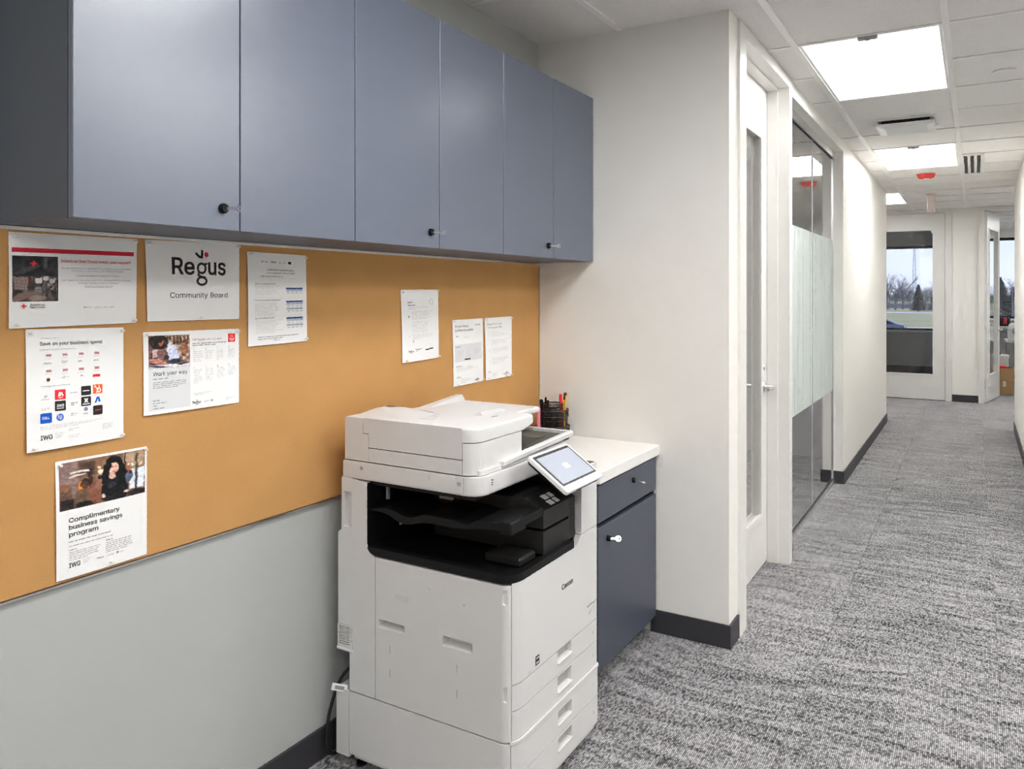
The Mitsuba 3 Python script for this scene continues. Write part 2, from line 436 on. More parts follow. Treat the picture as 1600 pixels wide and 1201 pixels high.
for (i, y0, l, tag) in LAMPS:
    x0, x1, y1 = GX[i], GX[i + 1], y0 + .6525 * 2
    t = thing('ceiling_light', l, 'ceiling light')
    fr = bx(x0 + .012, x1 - .012, y0 + .008, y1 - .008, CEIL - .003, CEIL + .05) - bx(x0 + .030, x1 - .030, y0 + .022, y1 - .022, CEIL - .01, CEIL + .06)
    obj('frame', fr, 'm_tee', t, False)
    v = np.array([[x0 + .03, y0 + .022, CEIL + .006], [x1 - .03, y0 + .022, CEIL + .006], [x1 - .03, y1 - .022, CEIL + .006], [x0 + .03, y1 - .022, CEIL + .006]])
    d = obj('diffuser', (v, np.array([[0, 2, 1], [0, 3, 2]])), 'm_white', t, False, label='glowing white diffuser')
    scene[d]['emitter'] = {'type': 'area', 'radiance': {'type': 'rgb', 'value': [v_ * (0.72 if tag in ('near', 'mid', 'turn') else 1.0) for v_ in LAMP]}}
    obj('backing', bx(x0 + .03, x1 - .03, y0 + .022, y1 - .022, CEIL + .02, CEIL + .05), 'm_tee', t, False)
    if tag in ('near', 'mid'):
        xc = (x0 + x1) / 2
        obj('sensor', cat(cbx(xc - .045, xc + .045, y0 + .002, y0 + .035, CEIL - .017, CEIL - .002, .003), cyl((xc, y0 + .018, CEIL - .016), (xc, y0 + .018, CEIL - .022), .010)), 'm_grey', t, label='grey sensor clip')

# ceiling fittings
t = thing('air_diffuser', 'square white plaque air diffuser hanging just below the corridor ceiling', 'air vent')
x0, x1, y0, y1 = 1.27, 1.64, 6.12, 6.50
obj('plaque', m3.Manifold.hull_points(np.array([(x, y, 2.752) for x in (x0, x1) for y in (y0, y1)] + [(x, y, 2.768) for x in (x0, x1) for y in (y0, y1)] + [(x, y, 2.742) for x in (x0 + .05, x1 - .05) for y in (y0 + .05, y1 - .05)])), 'm_white', t, False)
obj('throat', bx(x0 + .03, x1 - .03, y0 + .03, y1 - .03, 2.768, 2.799), 'm_black', t, False, label='dark throat')
obj('neck_frame', bx(x0 - .01, x1 + .01, y0 - .01, y1 + .01, 2.790, 2.7995) - bx(x0 + .01, x1 - .01, y0 + .01, y1 - .01, 2.78, 2.80), 'm_tee', t, False)

t = thing('slot_vent', 'white ceiling vent with three dark slots beside the corridor lights', 'air vent')
vx0, vx1, vy0, vy1 = 1.783, 1.955, 8.02, 9.22
obj('frame', bx(vx0, vx1, vy0, vy1, 2.790, 2.7990), 'm_tee', t, False)
for k in range(3):
    xs = vx0 + .012 + k * .052
    obj('slot', bx(xs, xs + .028, vy0 + .03, vy1 - .03, 2.7885, 2.7905), 'm_black', t, False, label='dark slot')
for k in range(4):
    xs = vx0 + .000 + k * .052 - (0.0 if k else -.0)
    obj('blade', cbx(xs if k else vx0, min(xs + .012, vx1), vy0, vy1, 2.783, 2.7905, .002), 'm_tee', t, False)

t = thing('fire_alarm', 'red oval fire alarm strobe on the corridor ceiling', 'fire alarm')
ell = affinity.scale(Point(0, 0).buffer(1, quad_segs=12), .085, .055)
a0 = np.array(ell.exterior.coords)[:-1]
ring = lambda s, z: np.c_[a0 * s + [1.45, 9.05], np.full(len(a0), z)]
obj('housing', m3.Manifold.hull_points(np.vstack([ring(1, 2.797), ring(1, 2.785), ring(.86, 2.752), ring(.7, 2.746)])), 'm_alarm', t, 40)
obj('mounting_plate', m3.Manifold.hull_points(np.vstack([ring(1.12, 2.7995), ring(1.12, 2.794)])), 'm_white', t, 40, label='white back plate')
obj('lens', m3.Manifold.hull_points(np.vstack([ring(.35, 2.747), ring(.28, 2.738)])), 'm_white', t, 40)

solo('concealed_sprinkler', lathe([[0, 0], [.052, 0], [.056, .004], [.056, .008], [0, .008]], (2.022, 5.12, 2.7915), n=40), 'm_tile', 'flat round sprinkler cover plate in the ceiling near the right wall', 'sprinkler')
solo('ceiling_slot_plate', cbx(1.40, 1.50, 9.36, 9.40, 2.795, 2.7995, .002), 'm_grey', 'thin grey strip on the ceiling just past the red alarm', 'ceiling plate')
t = thing('hanging_sign', 'pale sign box hanging from the far ceiling, seen edge on', 'sign')
obj('canopy', cbx(1.36, 1.47, 10.86, 11.16, 2.778, 2.797, .004), 'm_pinksign', t, False)
obj('panel', cbx(1.375, 1.455, 10.86, 11.16, 2.585, 2.778, .006), 'm_pinksign', t, False)


# ------------------------------------------------------------------ doors and partition on the corridor's left wall
t = struct('door_1', 'cream office door with a tall glass pane on the corridor left wall')
fy0, fy1, ftop = 3.542, 4.705, 2.797
jam = bx(0.80, 0.969, fy0, fy1, 0, ftop) - bx(.7, 1.1, 3.655, 4.630, -1, 2.740)
stop = (bx(0.846, 0.905, 3.640, 4.645, 0, 2.755) - bx(.7, 1.1, 3.668, 4.617, -1, 2.727))
frame = jam - bx(0.957 - .2, 0.957, fy0 - .1, 3.600, -1, 3) - bx(0.957 - .2, 0.957, 4.685, fy1 + .1, -1, 3)
obj('frame', frame, 'm_trim', t, False)
obj('door_stop', stop, 'm_trim', t, False)
leaf = cbx(0.800, 0.844, 3.660, 4.6255, 0.008, 2.736, .002) - bx(.7, 1, 3.815, 4.475, .30, 2.445)
obj('leaf', leaf, 'm_trim', t, False)
bead = (bx(0.840, 0.851, 3.795, 4.495, .28, 2.465) - bx(.7, 1, 3.830, 4.460, .315, 2.43)) + (bx(0.793, 0.804, 3.795, 4.495, .28, 2.465) - bx(.7, 1, 3.830, 4.460, .315, 2.43))
obj('glazing_bead', bead, 'm_trim', t, False)
obj('pane', (np.array([[.822, 3.815, .30], [.822, 4.475, .30], [.822, 4.475, 2.445], [.822, 3.815, 2.445]]), np.array([[0, 1, 2], [0, 2, 3]])), 'm_glass', t, False)


def lever(x, y, z, sx, sy, parent, name='lever_handle'):
    """sx: which way it sticks out, sy: which way the grip runs"""
    ms = [lathe([[0, 0], [.033, 0], [.033, .006], [.028, .012], [0, .012]], (x, y, z), (sx, 0, 0), 28), cyl((x + sx * .01, y, z), (x + sx * .058, y, z), .011),
          tube(spline([(x + sx * .052, y - sy * .008, z), (x + sx * .058, y + sy * .03, z), (x + sx * .056, y + sy * .075, z), (x + sx * .050, y + sy * .12, z - .002)], 16), [.010] * 4 + [.0095] * 8 + [.008] * 4, 12)]
    return obj(name, cat(*ms), 'm_chrome', parent, 40, label='chrome lever handle')


lever(.844, 4.552, 1.022, 1, -1, t)
lever(.800, 4.552, 1.022, -1, -1, t)
obj('lock_cylinder', cat(lathe([[0, 0], [.017, 0], [.015, .008], [0, .008]], (.844, 4.552, 1.135), (1, 0, 0)), bx(.851, .853, 4.551, 4.553, 1.128, 1.142)), 'm_chrome', t)
for z in (.30, 1.35, 2.40):
    obj('hinge', cyl((.852, 3.657, z - .05), (.852, 3.657, z + .05), .007), 'm_chrome', t)

t = struct('window_1', 'frameless glass office partition with a frosted film band beside the corridor door')
GXP = 0.875
obj('head_channel', bx(.858, .893, 4.735, 6.83, 2.665, 2.72) - bx(.868, .883, 4.7, 6.9, 2.6, 2.70), 'm_alu', t, False)
obj('sill_channel', bx(.858, .893, 4.735, 6.83, 0.0, .026) - bx(.8695, .8805, 4.7, 6.9, 0.012, .1), 'm_alu', t, False)
obj('gasket', bx(.8700, .8800, 4.735, 6.83, .0121, .034), 'm_seam', t, False)
obj('jamb_channel', bx(.866, .884, 6.818, 6.83, .03, 2.67), 'm_alu', t, False)
JY = 5.90
for a, b in ((4.738, JY - .0015), (JY + .0015, 6.822)):
    obj('pane', (np.array([[GXP, a, .02], [GXP, b, .02], [GXP, b, 2.70], [GXP, a, 2.70]]), np.array([[0, 1, 2], [0, 2, 3]])), 'm_glass', t, False)
    obj('edge', bx(GXP - .005, GXP + .005, (b if a < 5 else a) - .0006, (b if a < 5 else a) + .0006, .03, 2.69), 'm_backing', t, False)
random.seed(11)
fx = GXP + .0012
ys = [4.738, 4.83, 5.05, 5.27, 5.36, 5.44, 5.545, 5.69, 5.80, 5.897, 5.903, 6.03, 6.11, 6.25, 6.36, 6.47, 6.58, 6.70, 6.82]
for a, b in zip(ys[:-1], ys[1:]):
    lo, hi = .762, 1.998
    obj('film_strip', (np.array([[fx, a + .0028, lo], [fx, b - .0028, lo], [fx, b - .0028, hi], [fx, a + .0028, hi]]), np.array([[0, 1, 2], [0, 2, 3]])), 'm_film', t, False)
    if random.random() < .75:      # most gaps are bridged over part of their height
        c0 = random.uniform(lo, 1.3)
        c1 = random.uniform(c0 + .2, hi)
        obj('film_bridge', (np.array([[fx, b - .0028, c0], [fx, b + .0028, c0], [fx, b + .0028, c1], [fx, b - .0028, c1]]), np.array([[0, 1, 2], [0, 2, 3]])), 'm_film', t, False)

# ------------------------------------------------------------------ far doors
t = struct('door_2', 'closed cream door with a tall glass pane facing down the corridor')
obj('frame', bx(0.445, 1.595, 12.885, 13.05, 0, 2.797) - bx(.53, 1.515, 12, 14, -1, 2.745) - bx(.3, .50, 12.92, 14, -1, 3) - bx(1.56, 1.7, 12.92, 14, -1, 3), 'm_trim', t, False)
obj('leaf', cbx(.533, 1.512, 12.90, 12.945, .010, 2.742, .002) - bx(.690, 1.362, 12, 14, .375, 2.50), 'm_trim', t, False)
obj('glazing_bead', bx(.672, 1.380, 12.892, 12.903, .357, 2.518) - bx(.700, 1.352, 12, 14, .385, 2.49), 'm_trim', t, False)
obj('pane', (np.array([[.69, 12.922, .375], [1.362, 12.922, .375], [1.362, 12.922, 2.50], [.69, 12.922, 2.50]]), np.array([[0, 1, 2], [0, 2, 3]])), 'm_glass', t, False)
obj('lock_plate', cbx(.56, .60, 12.885, 12.90, 1.0, 1.06, .003), 'm_chrome', t)

t = struct('door_3', 'open cream glazed door swung into the far lit office')
obj('frame', bx(1.930, 3.06, 12.885, 13.05, 0, 2.797) - bx(2.0, 2.985, 12, 14, -1, 2.745) - bx(1.8, 1.96, 12.92, 14, -1, 3) - bx(3.02, 3.2, 12.92, 14, -1, 3), 'm_trim', t, False)
ang = math.radians(79.5)
R = T().translate([2.010, 12.975, 0]).rotate([0, 0, 1], math.degrees(ang))


def place(me):
    me = tm(me).copy()
    me.apply_transform(np.array(R.matrix))
    return me


obj('leaf', place(cbx(0, .955, -.0225, .0225, .010, 2.742, .002) - bx(.15, .80, -1, 1, .375, 2.50)), 'm_trim', t, False)
obj('glazing_bead', place((bx(.135, .815, -.031, -.021, .36, 2.515) - bx(.16, .79, -1, 1, .385, 2.49)) + (bx(.135, .815, .021, .031, .36, 2.515) - bx(.16, .79, -1, 1, .385, 2.49))), 'm_trim', t, False)
pv = trimesh.Trimesh(np.array([[.15, 0, .375], [.80, 0, .375], [.80, 0, 2.5], [.15, 0, 2.5]]), np.array([[0, 1, 2], [0, 2, 3]]), process=False)
obj('pane', place(pv), 'm_glass', t, False)
for z in (.27, 1.08, 1.84, 2.50):
    obj('hinge', cat(cyl((2.003, 12.958, z - .055), (2.003, 12.958, z + .055), .009), bx(2.0, 2.004, 12.955, 13.0, z - .055, z + .055)), 'm_chrome', t)
obj('door_knob', cat(place(cyl((.90, -.02, 1.02), (.90, -.07, 1.02), .011)), place(lathe([[0, 0], [.03, 0], [.03, .006], [0, .01]], (.90, -.0225, 1.02), (0, -1, 0))), place(tube([(.90, -.06, 1.02), (.84, -.062, 1.02), (.79, -.06, 1.02)], .009))), 'm_chrome', t, 40, label='chrome lever handle')


# far windows
def window(name, label, x0, x1, z0, z1, mull):
    t = struct(name, label)
    y = 17.46
    fr = bx(x0, x1, y, y + .06, z0, z1) - bx(x0 + .05, x1 - .05, 17, 18, z0 + .045, z1 - .05)
    for x in mull:
        fr = fr + bx(x - .025, x + .025, y, y + .06, z0, z1)
    obj('frame', fr, 'm_black', t, False)
    xs = [x0 + .05] + list(mull) + [x1 - .05]
    for a, b in zip(xs[:-1], xs[1:]):
        obj('pane', (np.array([[a, y + .03, z0 + .02], [b, y + .03, z0 + .02], [b, y + .03, z1 - .02], [a, y + .03, z1 - .02]]), np.array([[0, 1, 2], [0, 2, 3]])), 'm_glass', t, False)
    obj('sill', cbx(x0 - .03, x1 + .03, 17.36, 17.46, z0 - .035, z0 + .003, .004), 'm_white', t, False)
    return t


window('window_2', 'wide office window seen through the closed far door', -1.6, 1.55, .83, 2.52, [0.0])
window('window_3', 'office window above the desk behind the open far door', 1.95, 4.6, 1.09, 2.63, [3.2])
# ------------------------------------------------------------------ cork board
t = thing('cork_board', 'long tan cork notice board on the grey wall under the wall cabinets', 'notice board')
obj('surface', bx(.002, .010, .20, 3.392, .862, 1.700), 'm_cork', t, False)
obj('frame', bx(.001, .0125, .192, 3.398, .8545, 1.7055) - bx(-.1, .1, .197, 3.394, .8595, 1.6975), 'm_alu', t, False)

# ------------------------------------------------------------------ wall cabinets
Z0, Z1, XC = 1.707, 2.493, 0.306
edges = [0.893, 1.312, 1.731, 2.152, 2.571, 2.990, 3.397]
names = ['leftmost', 'middle', 'rightmost']
for c in range(3):
    a, b, mid = edges[2 * c], edges[2 * c + 2], edges[2 * c + 1]
    t = thing('wall_cabinet', f'{names[c]} slate blue wall cabinet above the cork board, two doors and one key', 'cabinet', None)
    obj('carcass', bx(.001, XC - .0195, a + .0005, b - .0005, Z0, Z1) - bx(-1, .27, a + .02, b - .02, Z0 + .02, Z1 - .02) - bx(.2, 1, a + .02, b - .02, Z0 + .02, Z1 - .02), 'm_slate_side', t, False)
    obj('back', bx(.004, .012, a + .02, b - .02, Z0 + .02, Z1 - .02), 'm_slate_side', t, False)
    for s, (p, q) in enumerate(((a, mid), (mid, b))):
        d = obj('door', cbx(XC - .0185, XC, p + .0016, q - .0016, Z0 + .0005, Z1 - .0005, .0012), 'm_slate', t, False)
        if s == 0:
            obj('lock', lathe([[0, 0], [.0125, 0], [.0125, .006], [.0095, .012], [.0085, .012], [0, .010]], (XC, q - .052, 1.760), (1, 0, 0), 24), 'm_black', d)
    yk = mid - .052
    k = thing('key', f'small silver key in the lock of the {names[c]} wall cabinet', 'key')
    bow = Point(0, 0).buffer(.0085, quad_segs=8).difference(Point(.003, 0).buffer(.0025))
    bl = pris(bow, -.0009, .0009).translate((.0365, 0, 0)) + bx(.0, .030, -.0032, .0032, -.0009, .0009)
    bl = bl.rotate((90, 0, 0)).rotate((0, 4, 14)).translate((XC + .0115, yk, 1.760))
    obj('blade', bl, 'm_chrome', k, False)

# ------------------------------------------------------------------ base cabinet and worktop
t = thing('base_cabinet', 'dark slate base cabinet with a drawer over a door, right of the copier', 'cabinet')
ca, cb = 2.748, 3.397
obj('carcass', bx(.001, .606, ca, cb, .08, .814) - bx(.1, .595, ca + .018, cb - .018, .1, .63) - bx(.58, .7, ca + .018, cb - .018, .632, .668), 'm_lowslate', t, False)
obj('toe_kick', bx(.02, .555, ca + .002, cb - .002, 0.001, .08), 'm_slate_side', t, False)
d = obj('drawer', cbx(.608, .628, ca + .002, cb - .014, .660, .806, .0015), 'm_lowslate', t, False)
obj('lock', lathe([[0, 0], [.011, 0], [.011, .007], [.008, .011], [0, .010]], (.628, 3.105, .758), (1, 0, 0), 24), 'm_black', d)
d = obj('door', cbx(.608, .628, ca + .002, cb - .014, .080, .640, .0015), 'm_lowslate', t, False)
obj('lock', lathe([[0, 0], [.011, 0], [.011, .010], [.009, .016], [0, .015]], (.628, 2.835, .583), (1, 0, 0), 24), 'm_black', d)
obj('filler_strip', bx(.590, .612, cb - .012, cb, .08, .814), 'm_slate_side', t, False)
k = thing('key', 'thin silver key in the drawer lock of the base cabinet', 'key')
bow = Point(0, 0).buffer(.0085, quad_segs=8).difference(Point(.003, 0).buffer(.0025))
bl = pris(bow, -.0009, .0009).translate((.0365, 0, 0)) + bx(.0, .030, -.0032, .0032, -.0009, .0009)
obj('blade', bl.rotate((10, 0, 0)).rotate((0, 8, 8)).translate((.638, 3.105, .757)), 'm_chrome', k, False)
k = thing('key', 'key with a round silver bow in the door lock of the base cabinet', 'key')
bow = Point(0, 0).buffer(.0125, quad_segs=8).difference(Point(.004, 0).buffer(.003))
bl = pris(bow, -.0012, .0012).translate((.030, 0, 0)) + bx(.0, .022, -.004, .004, -.0012, .0012)
obj('blade', bl.rotate((55, 0, 0)).rotate((0, 0, 30)).translate((.643, 2.835, .583)), 'm_chrome', k, False)
solo('worktop', cbx(.001, .640, 2.74, 3.398, .815, .862, .003), 'm_counter', 'white worktop on the dark base cabinet beside the copier', 'worktop', smooth=False)

# ------------------------------------------------------------------ the copier


def outline(x0, xr, yl, yr, ex, ey, rr=0.012):
    p = [(x0, yl)]
    for a in np.linspace(-PI / 2, 0, 12):
        p.append((xr - ex + ex * math.cos(a), yl + ey + ey * math.sin(a)))
    for a in np.linspace(0, PI / 2, 6):
        p.append((xr - rr + rr * math.cos(a), yr - rr + rr * math.sin(a)))
    p.append((x0, yr))
    return Polygon(p)


def bevel_prism(poly, z0, z1, b=0.003):
    """prism with bevelled top and bottom edges (convex outline)"""
    ins = poly.buffer(-b)
    pts = [(x, y, z) for pl, zz in ((ins, (z0, z1)), (poly, (z0 + b, z1 - b))) for z in zz for x, y in list(pl.exterior.coords)[:-1]]
    return m3.Manifold.hull_points(np.array(pts))


cp = thing('copier', 'tall white office copier with a touch panel and four paper drawers', 'copier')
BODY = outline(.118, .742, 1.910, 2.495, .042, .065)
PED = outline(.118, .7445, 1.908, 2.497, .044, .066)
obj('core', pris(BODY.buffer(-.046), .060, .70) + bx(.100, .185, 1.930, 2.48, .46, .940) + bx(.125, .20, 1.934, 2.48, .25, .47), 'm_seam', cp, False, label='dark inner frame')
side_cut = bx(.15, .7265, 1.85, 1.932, -1, 2)
sp = (pris(BODY, .2525, .706) ^ bx(.2300, .7265, 1.85, 1.950, 0, 2))
grips = []
for (a, b, c, d) in ((.241, .347, .484, .512), (.493, .603, .483, .516)):
    cut = m3.Manifold.hull_points(np.array([(x, 1.905, z) for x in (a, b) for z in (c, d)] + [(x, 1.944, z) for x in (a + .004, b - .004) for z in (c + .012, d - .002)]))
    sp = sp - cut
    grips.append(cut)
for (x, z) in ((.288, .424), (.288, .349), (.547, .427), (.547, .352)):
    sp = sp - bx(x - .0013, x + .0013, 1.9, 1.916, z - .0125, z + .0125)
for (x, z) in ((.445, .645), (.573, .622)):
    sp = sp - m3.Manifold.cylinder(.01, .0028, .0028, 12).rotate((90, 0, 0)).translate((x, 1.915, z))
for (a, b, c, d) in ((.7065, .7265, .650, .694), (.709, .7265, .368, .412)):
    sp = sp - pris_y(rrect(a, b + .02, c, d, .006), 1.90, 1.918)
s = obj('side_panel', sp, 'm_plastic', cp, False)
obj('cover_plate', pris_y(rrect(.309, .364, .588, .606, .002), 1.9092, 1.912), 'm_plastic2', s, False)
obj('grip_back', cat(*[bx(a + .004, b - .004, 1.9402, 1.9442, c + .008, d) for (a, b, c, d) in ((.241, .347, .484, .512), (.493, .603, .483, .516))]), 'm_plastic2', s, False)
# rear column with a hand hold, upper post and vent
rp = Polygon([(.118, .2525), (.2275, .2525), (.2275, .706), (.193, .716), (.193, .940), (.083, .950), (.083, .775), (.068, .765), (.068, .462), (.118, .462)])
rear = pris_y(rp, 1.910, 1.935) + bx(.068, .118, 1.91, 2.49, .462, .70) + bx(.083, .12, 1.91, 2.49, .70, .94)
rear = rear - pris_y(rrect(.094, .126, .786, .902, .006), 1.90, 1.928) - bx(.060, .0705, 1.90, 2.0, .6345, .6365)
rear = rear + pris_y(sbox(.190, .712, .222, .741).difference(Point(.222, .741).buffer(.0285, quad_segs=12)), 1.9085, 1.914)
obj('rear_column', rear, 'm_plastic', cp, False)
obj('post_inner', bx(.185, .1935, 1.911, 2.36, .716, .940), 'm_black', cp, False, label='black inside of the output bay')
vb = bx(.066, .134, 1.909, 2.10, .385, .461)
for k in range(9):
    z = .398 + k * .0068
    vb = vb - bx(.072, .10, 1.90, 1.925, z, z + .0030) - bx(.104, .131, 1.90, 1.925, z, z + .0030)
obj('side_vent', vb, 'm_plastic2', cp, False, label='louvred vent block')
obj('vent_lip', cbx(.062, .136, 1.906, 2.11, .376, .386, .003), 'm_plastic', cp, False)
# base cover
obj('base_panel', pris(PED, .046, .2470) ^ bx(.1195, .7265, 1.85, 1.93, 0, 2), 'm_plastic', cp, False)
obj('base_rear_panel', bx(.062, .1180, 1.908, 2.49, .032, .2495), 'm_plastic', cp, False)
obj('skirt', pris(PED.buffer(-.012), .030, .056), 'm_plastic2', cp, False)
for x in (.16, .66):
    for y in (1.98, 2.42):
        obj('caster', cat(cyl((x - .012, y, .024), (x + .012, y, .024), .024), cyl((x, y, .02), (x, y, .05), .010)), 'm_black', cp)
for (x, y) in ((.14, 1.945), (.69, 1.96), (.69, 2.46)):
    obj('levelling_foot', cat(cyl((x, y, 0.0), (x, y, .008), .018), cyl((x, y, .005), (x, y, .05), .006)), 'm_black', cp)
# right side and back panels
obj('right_panel', bx(.120, .70, 2.484, 2.495, .055, .945), 'm_plastic', cp, False)
# front door and drawers, wrapping round the corner
keep = bx(.7285, 1, 1.80, 1.96, -1, 2) + bx(.700, 1, 1.96, 2.6, -1, 2)
fc = (pris(BODY, .4170, .7115) ^ keep) + (pris(BODY, .70, .741) ^ bx(.700, 1, 2.3625, 2.6, 0, 1))
fc = fc + (pris_x(sbox(2.307, .7115, 2.3625, .741).difference(Point(2.307, .767).buffer(.0555, quad_segs=16)), .722, .742))
fcd = obj('front_door', fc, 'm_plastic', cp, 40)
DR = [(.3410, .4135, BODY), (.2570, .3385, BODY), (.1505, .2450, PED), (.0530, .1480, PED)]
HZ = [(.379, .4150), (.284, .3400), (.185, .2340), (.098, .1480)]
for (z0, z1, pl), hz in zip(DR, [(.379, .4135), (.286, .333), (.182, .224), (.100, .138)]):
    dr_ = pris(pl, z0, z1) ^ keep
    cut = m3.Manifold.hull_points(np.array([(.76, y, z) for y in (2.187, 2.287) for z in hz] + [(.7255, y, z) for y in (2.190, 2.284) for z in (hz[0] + .0012, hz[1])]))
    dr_ = dr_ - cut
    d = obj('paper_drawer', dr_, 'm_plastic', cp, 40)
    obj('handle', bx(.7225, .7262, 2.188, 2.286, hz[0], hz[1]), 'm_pocket', d, False, label='grey finger pocket')
    obj('handle_lip', cbx(.735, .7475, 2.186, 2.288, hz[0] - .006, hz[0] + .0005, .002), 'm_plastic', d, False)
    obj('paper_gauge', bx(.742, .7447 + (.002 if pl is PED else 0), 2.452, 2.455, (z0 + z1) / 2 - .006, (z0 + z1) / 2 + .006), 'm_ink_pale', d, False)
obj('module_lip', (pris(outline(.118, .7475, 1.906, 2.499, .045, .067), .2470, .2545) ^ keep), 'm_plastic', cp, 40)
# lettering and small prints on the front
w = meshkit.text_mesh('Canon', .0165, .0006, bold=True)
w.apply_scale([.080 / (w.bounds[1][0] - w.bounds[0][0]), 1, 1])


def on_front(me, y, z, x=.742):
    me = me.copy()
    me.apply_transform(np.array([[0, 0, 1, x], [1, 0, 0, y], [0, 1, 0, z], [0, 0, 0, 1.0]]))
    return me


obj('maker_lettering', on_front(w, 2.216, .600), 'm_darkgrey', fcd, False, label='black maker lettering')
tx = meshkit.text_mesh('imageRUNNER ADVANCE', .0075, .0004)
tx.apply_scale([.075 / (tx.bounds[1][0] - tx.bounds[0][0]), .9, 1])
obj('model_lettering', on_front(tx, 2.405, .478), 'm_ink_grey', fcd, False)
obj('badge', cat(bx(.742, .7426, 2.044, 2.068, .428, .456)), 'm_darkgrey', fcd, False, label='small black square badge')
obj('badge_mark', cat(bx(.7426, .7430, 2.048, 2.055, .446, .452), bx(.7426, .7430, 2.058, 2.064, .446, .452), bx(.7426, .7430, 2.048, 2.064, .432, .438)), 'm_lightgrey', fcd, False)
obj('small_print', cat(bx(.742, .7424, 2.418, 2.448, .457, .4585), bx(.742, .7424, 2.425, 2.470, .4640, .4652), bx(.742, .7424, 2.424, 2.430, .449, .455), bx(.742, .7424, 1.998, 2.020, .423, .4245)), 'm_ink_grey', fcd, False)

# output bay
rim = outline(.196, .7425, 1.9095, 2.3615, .042, .065, .004)
tray = pris(rim, .7120, .7360) - pris(rim.buffer(-.022), .7240, .80) - bx(.712, .76, 2.306, 2.4, .70, .80)
obj('output_tray', tray, 'm_black', cp, 40, label='black output tray with a raised rim')
obj('bay_wall', bx(.2, .70, 2.352, 2.362, .72, .945), 'm_black', cp, False)
obj('bay_ceiling', bx(.194, .60, 1.926, 2.48, .934, .9445), 'm_black', cp, False)
up = [(.182, .853), (.215, .858), (.262, .864), (.300, .858), (.330, .850), (.365, .850), (.40, .862), (.47, .866), (.548, .862), (.575, .860), (.60, .872), (.64, .880), (.721, .884)]
lo = [(.721, .858), (.66, .858), (.61, .852), (.571, .846), (.50, .842), (.44, .842), (.40, .838), (.352, .826), (.310, .828), (.28, .840), (.25, .848), (.182, .842)]
arm = pris_y(Polygon(list(spline(up, 40)) + list(spline(lo, 40))), 1.926, 2.13)
obj('inner_tray', arm, 'm_black', cp, 40, label='curved dark inner tray')
obj('tray_stop', cbx(.685, .724, 1.930, 2.02, .846, .884, .003), 'm_black', cp, False)
bl = pris_y(Polygon([(.30, .736), (.722, .736), (.722, .872), (.650, .902), (.30, .902)]), 2.131, 2.352)
bl = bl - bx(.655, .80, 2.10, 2.305, .806, .815) - bx(.7195, .73, 2.318, 2.3195, .73, .90)
b = obj('finisher_unit', bl, 'm_darkgrey', cp, False, label='dark grey block in the output bay')
sl = m3.Manifold.hull_points(np.array([(0, y, z) for y in (0, .030) for z in (0, .0012)] + [(.022, y, z) for y in (0, .030) for z in (0, .0012)]))
for (x, y, q) in ((.668, 2.205, 1.0), (.694, 2.196, 1.0), (.668, 2.245, .8), (.694, 2.236, .8)):
    obj('label_sticker', sl.scale((1, q, 1)).rotate((0, math.degrees(math.atan2(.03, .072)), 0)).translate((x, y, .902 - (x - .650) * .03 / .072 + .0004)), 'm_white', b, False)
obj('paper_stop', cbx(.575, .705, 2.015, 2.115, .725, .752, .006), 'm_darkgrey', cp, False)
for b_ in (bx(.205, .214, 1.99, 2.0, .872, .925), bx(.38, .43, 2.05, 2.06, .885, .897), bx(.27, .274, 1.98, 1.99, .80, .83)):
    obj('bay_bracket', b_, 'm_grey', cp, False)
# right front post
pillar = (pris(BODY, .7430, .962) ^ bx(.640, 1, 2.3625, 2.6, 0, 2))
pillar = pillar + pris_x(sbox(2.307, .743, 2.3625, .767).difference(Point(2.307, .767).buffer(.0555, quad_segs=16)), .722, .742)
obj('front_post', pillar, 'm_plastic', cp, 40)
obj('post_top', bx(.66, .732, 2.39, 2.487, .9615, .9635), 'm_tray', cp, False)

# scanner
SC = outline(.090, .628, 1.910, 2.500, .055, .055)
scn = m3.Manifold.hull_points(np.array([(x, y, z) for pl, z in ((SC.buffer(-.010), .9455), (SC.buffer(-.003), .9485), (SC, .955), (SC, 1.002), (SC.buffer(-.002), 1.0055)) for x, y in list(pl.exterior.coords)[:-1]]))
for x, z0, z1 in ((.442, .980, 1.0), (.543, .984, 1.002), (.571, .94, 1.01)):
    scn = scn - bx(x - .0008, x + .0008, 1.90, 1.9125, z0, z1)
s = obj('scanner', scn, 'm_plastic', cp, 40)
for x, z in ((.170, .986), (.554, .982)):
    obj('screw', cyl((x, 1.911, z), (x, 1.9088, z), .0065), 'm_grey', s)
obj('sound_slots', cat(*[bx(.6265, .6286, 1.975, 1.985, z, z + .003) for z in (.974, .981, .988)]), 'm_seam', s, False)

# document feeder
A_ = pris_y(Polygon([(.098, 1.0095), (.1985, 1.0095), (.1985, 1.0985), (.1755, 1.0985), (.1755, 1.148), (.104, 1.149), (.098, 1.142)]), 1.910, 2.05)
obj('feeder_rear', A_, 'm_plastic', cp, False)
CV = outline(.177, .612, 1.910, 2.275, .050, .050, .02)
cover = pris_y(Polygon([(.177, 1.1495), (.177, 1.1005), (.2005, 1.1005), (.2005, 1.0560), (.5660, 1.0560), (.5660, 1.145), (.566, 1.1495)]), 1.910, 1.93)
topc = m3.Manifold.hull_points(np.array([(x, y, z) for pl, z in ((CV, 1.1075), (CV, 1.142), (CV.buffer(-.003), 1.1475), (CV.buffer(-.007), 1.1495)) for x, y in list(pl.exterior.coords)[:-1]]))
topc = topc - bx(-1, .50, 2.12, 3, 1, 2) - m3.Manifold.hull_points(np.array([(x, y, z) for x in (.4, .7) for y, z in ((2.16, 1.10), (2.30, 1.10), (2.30, 1.130))]))
cover = cover + topc
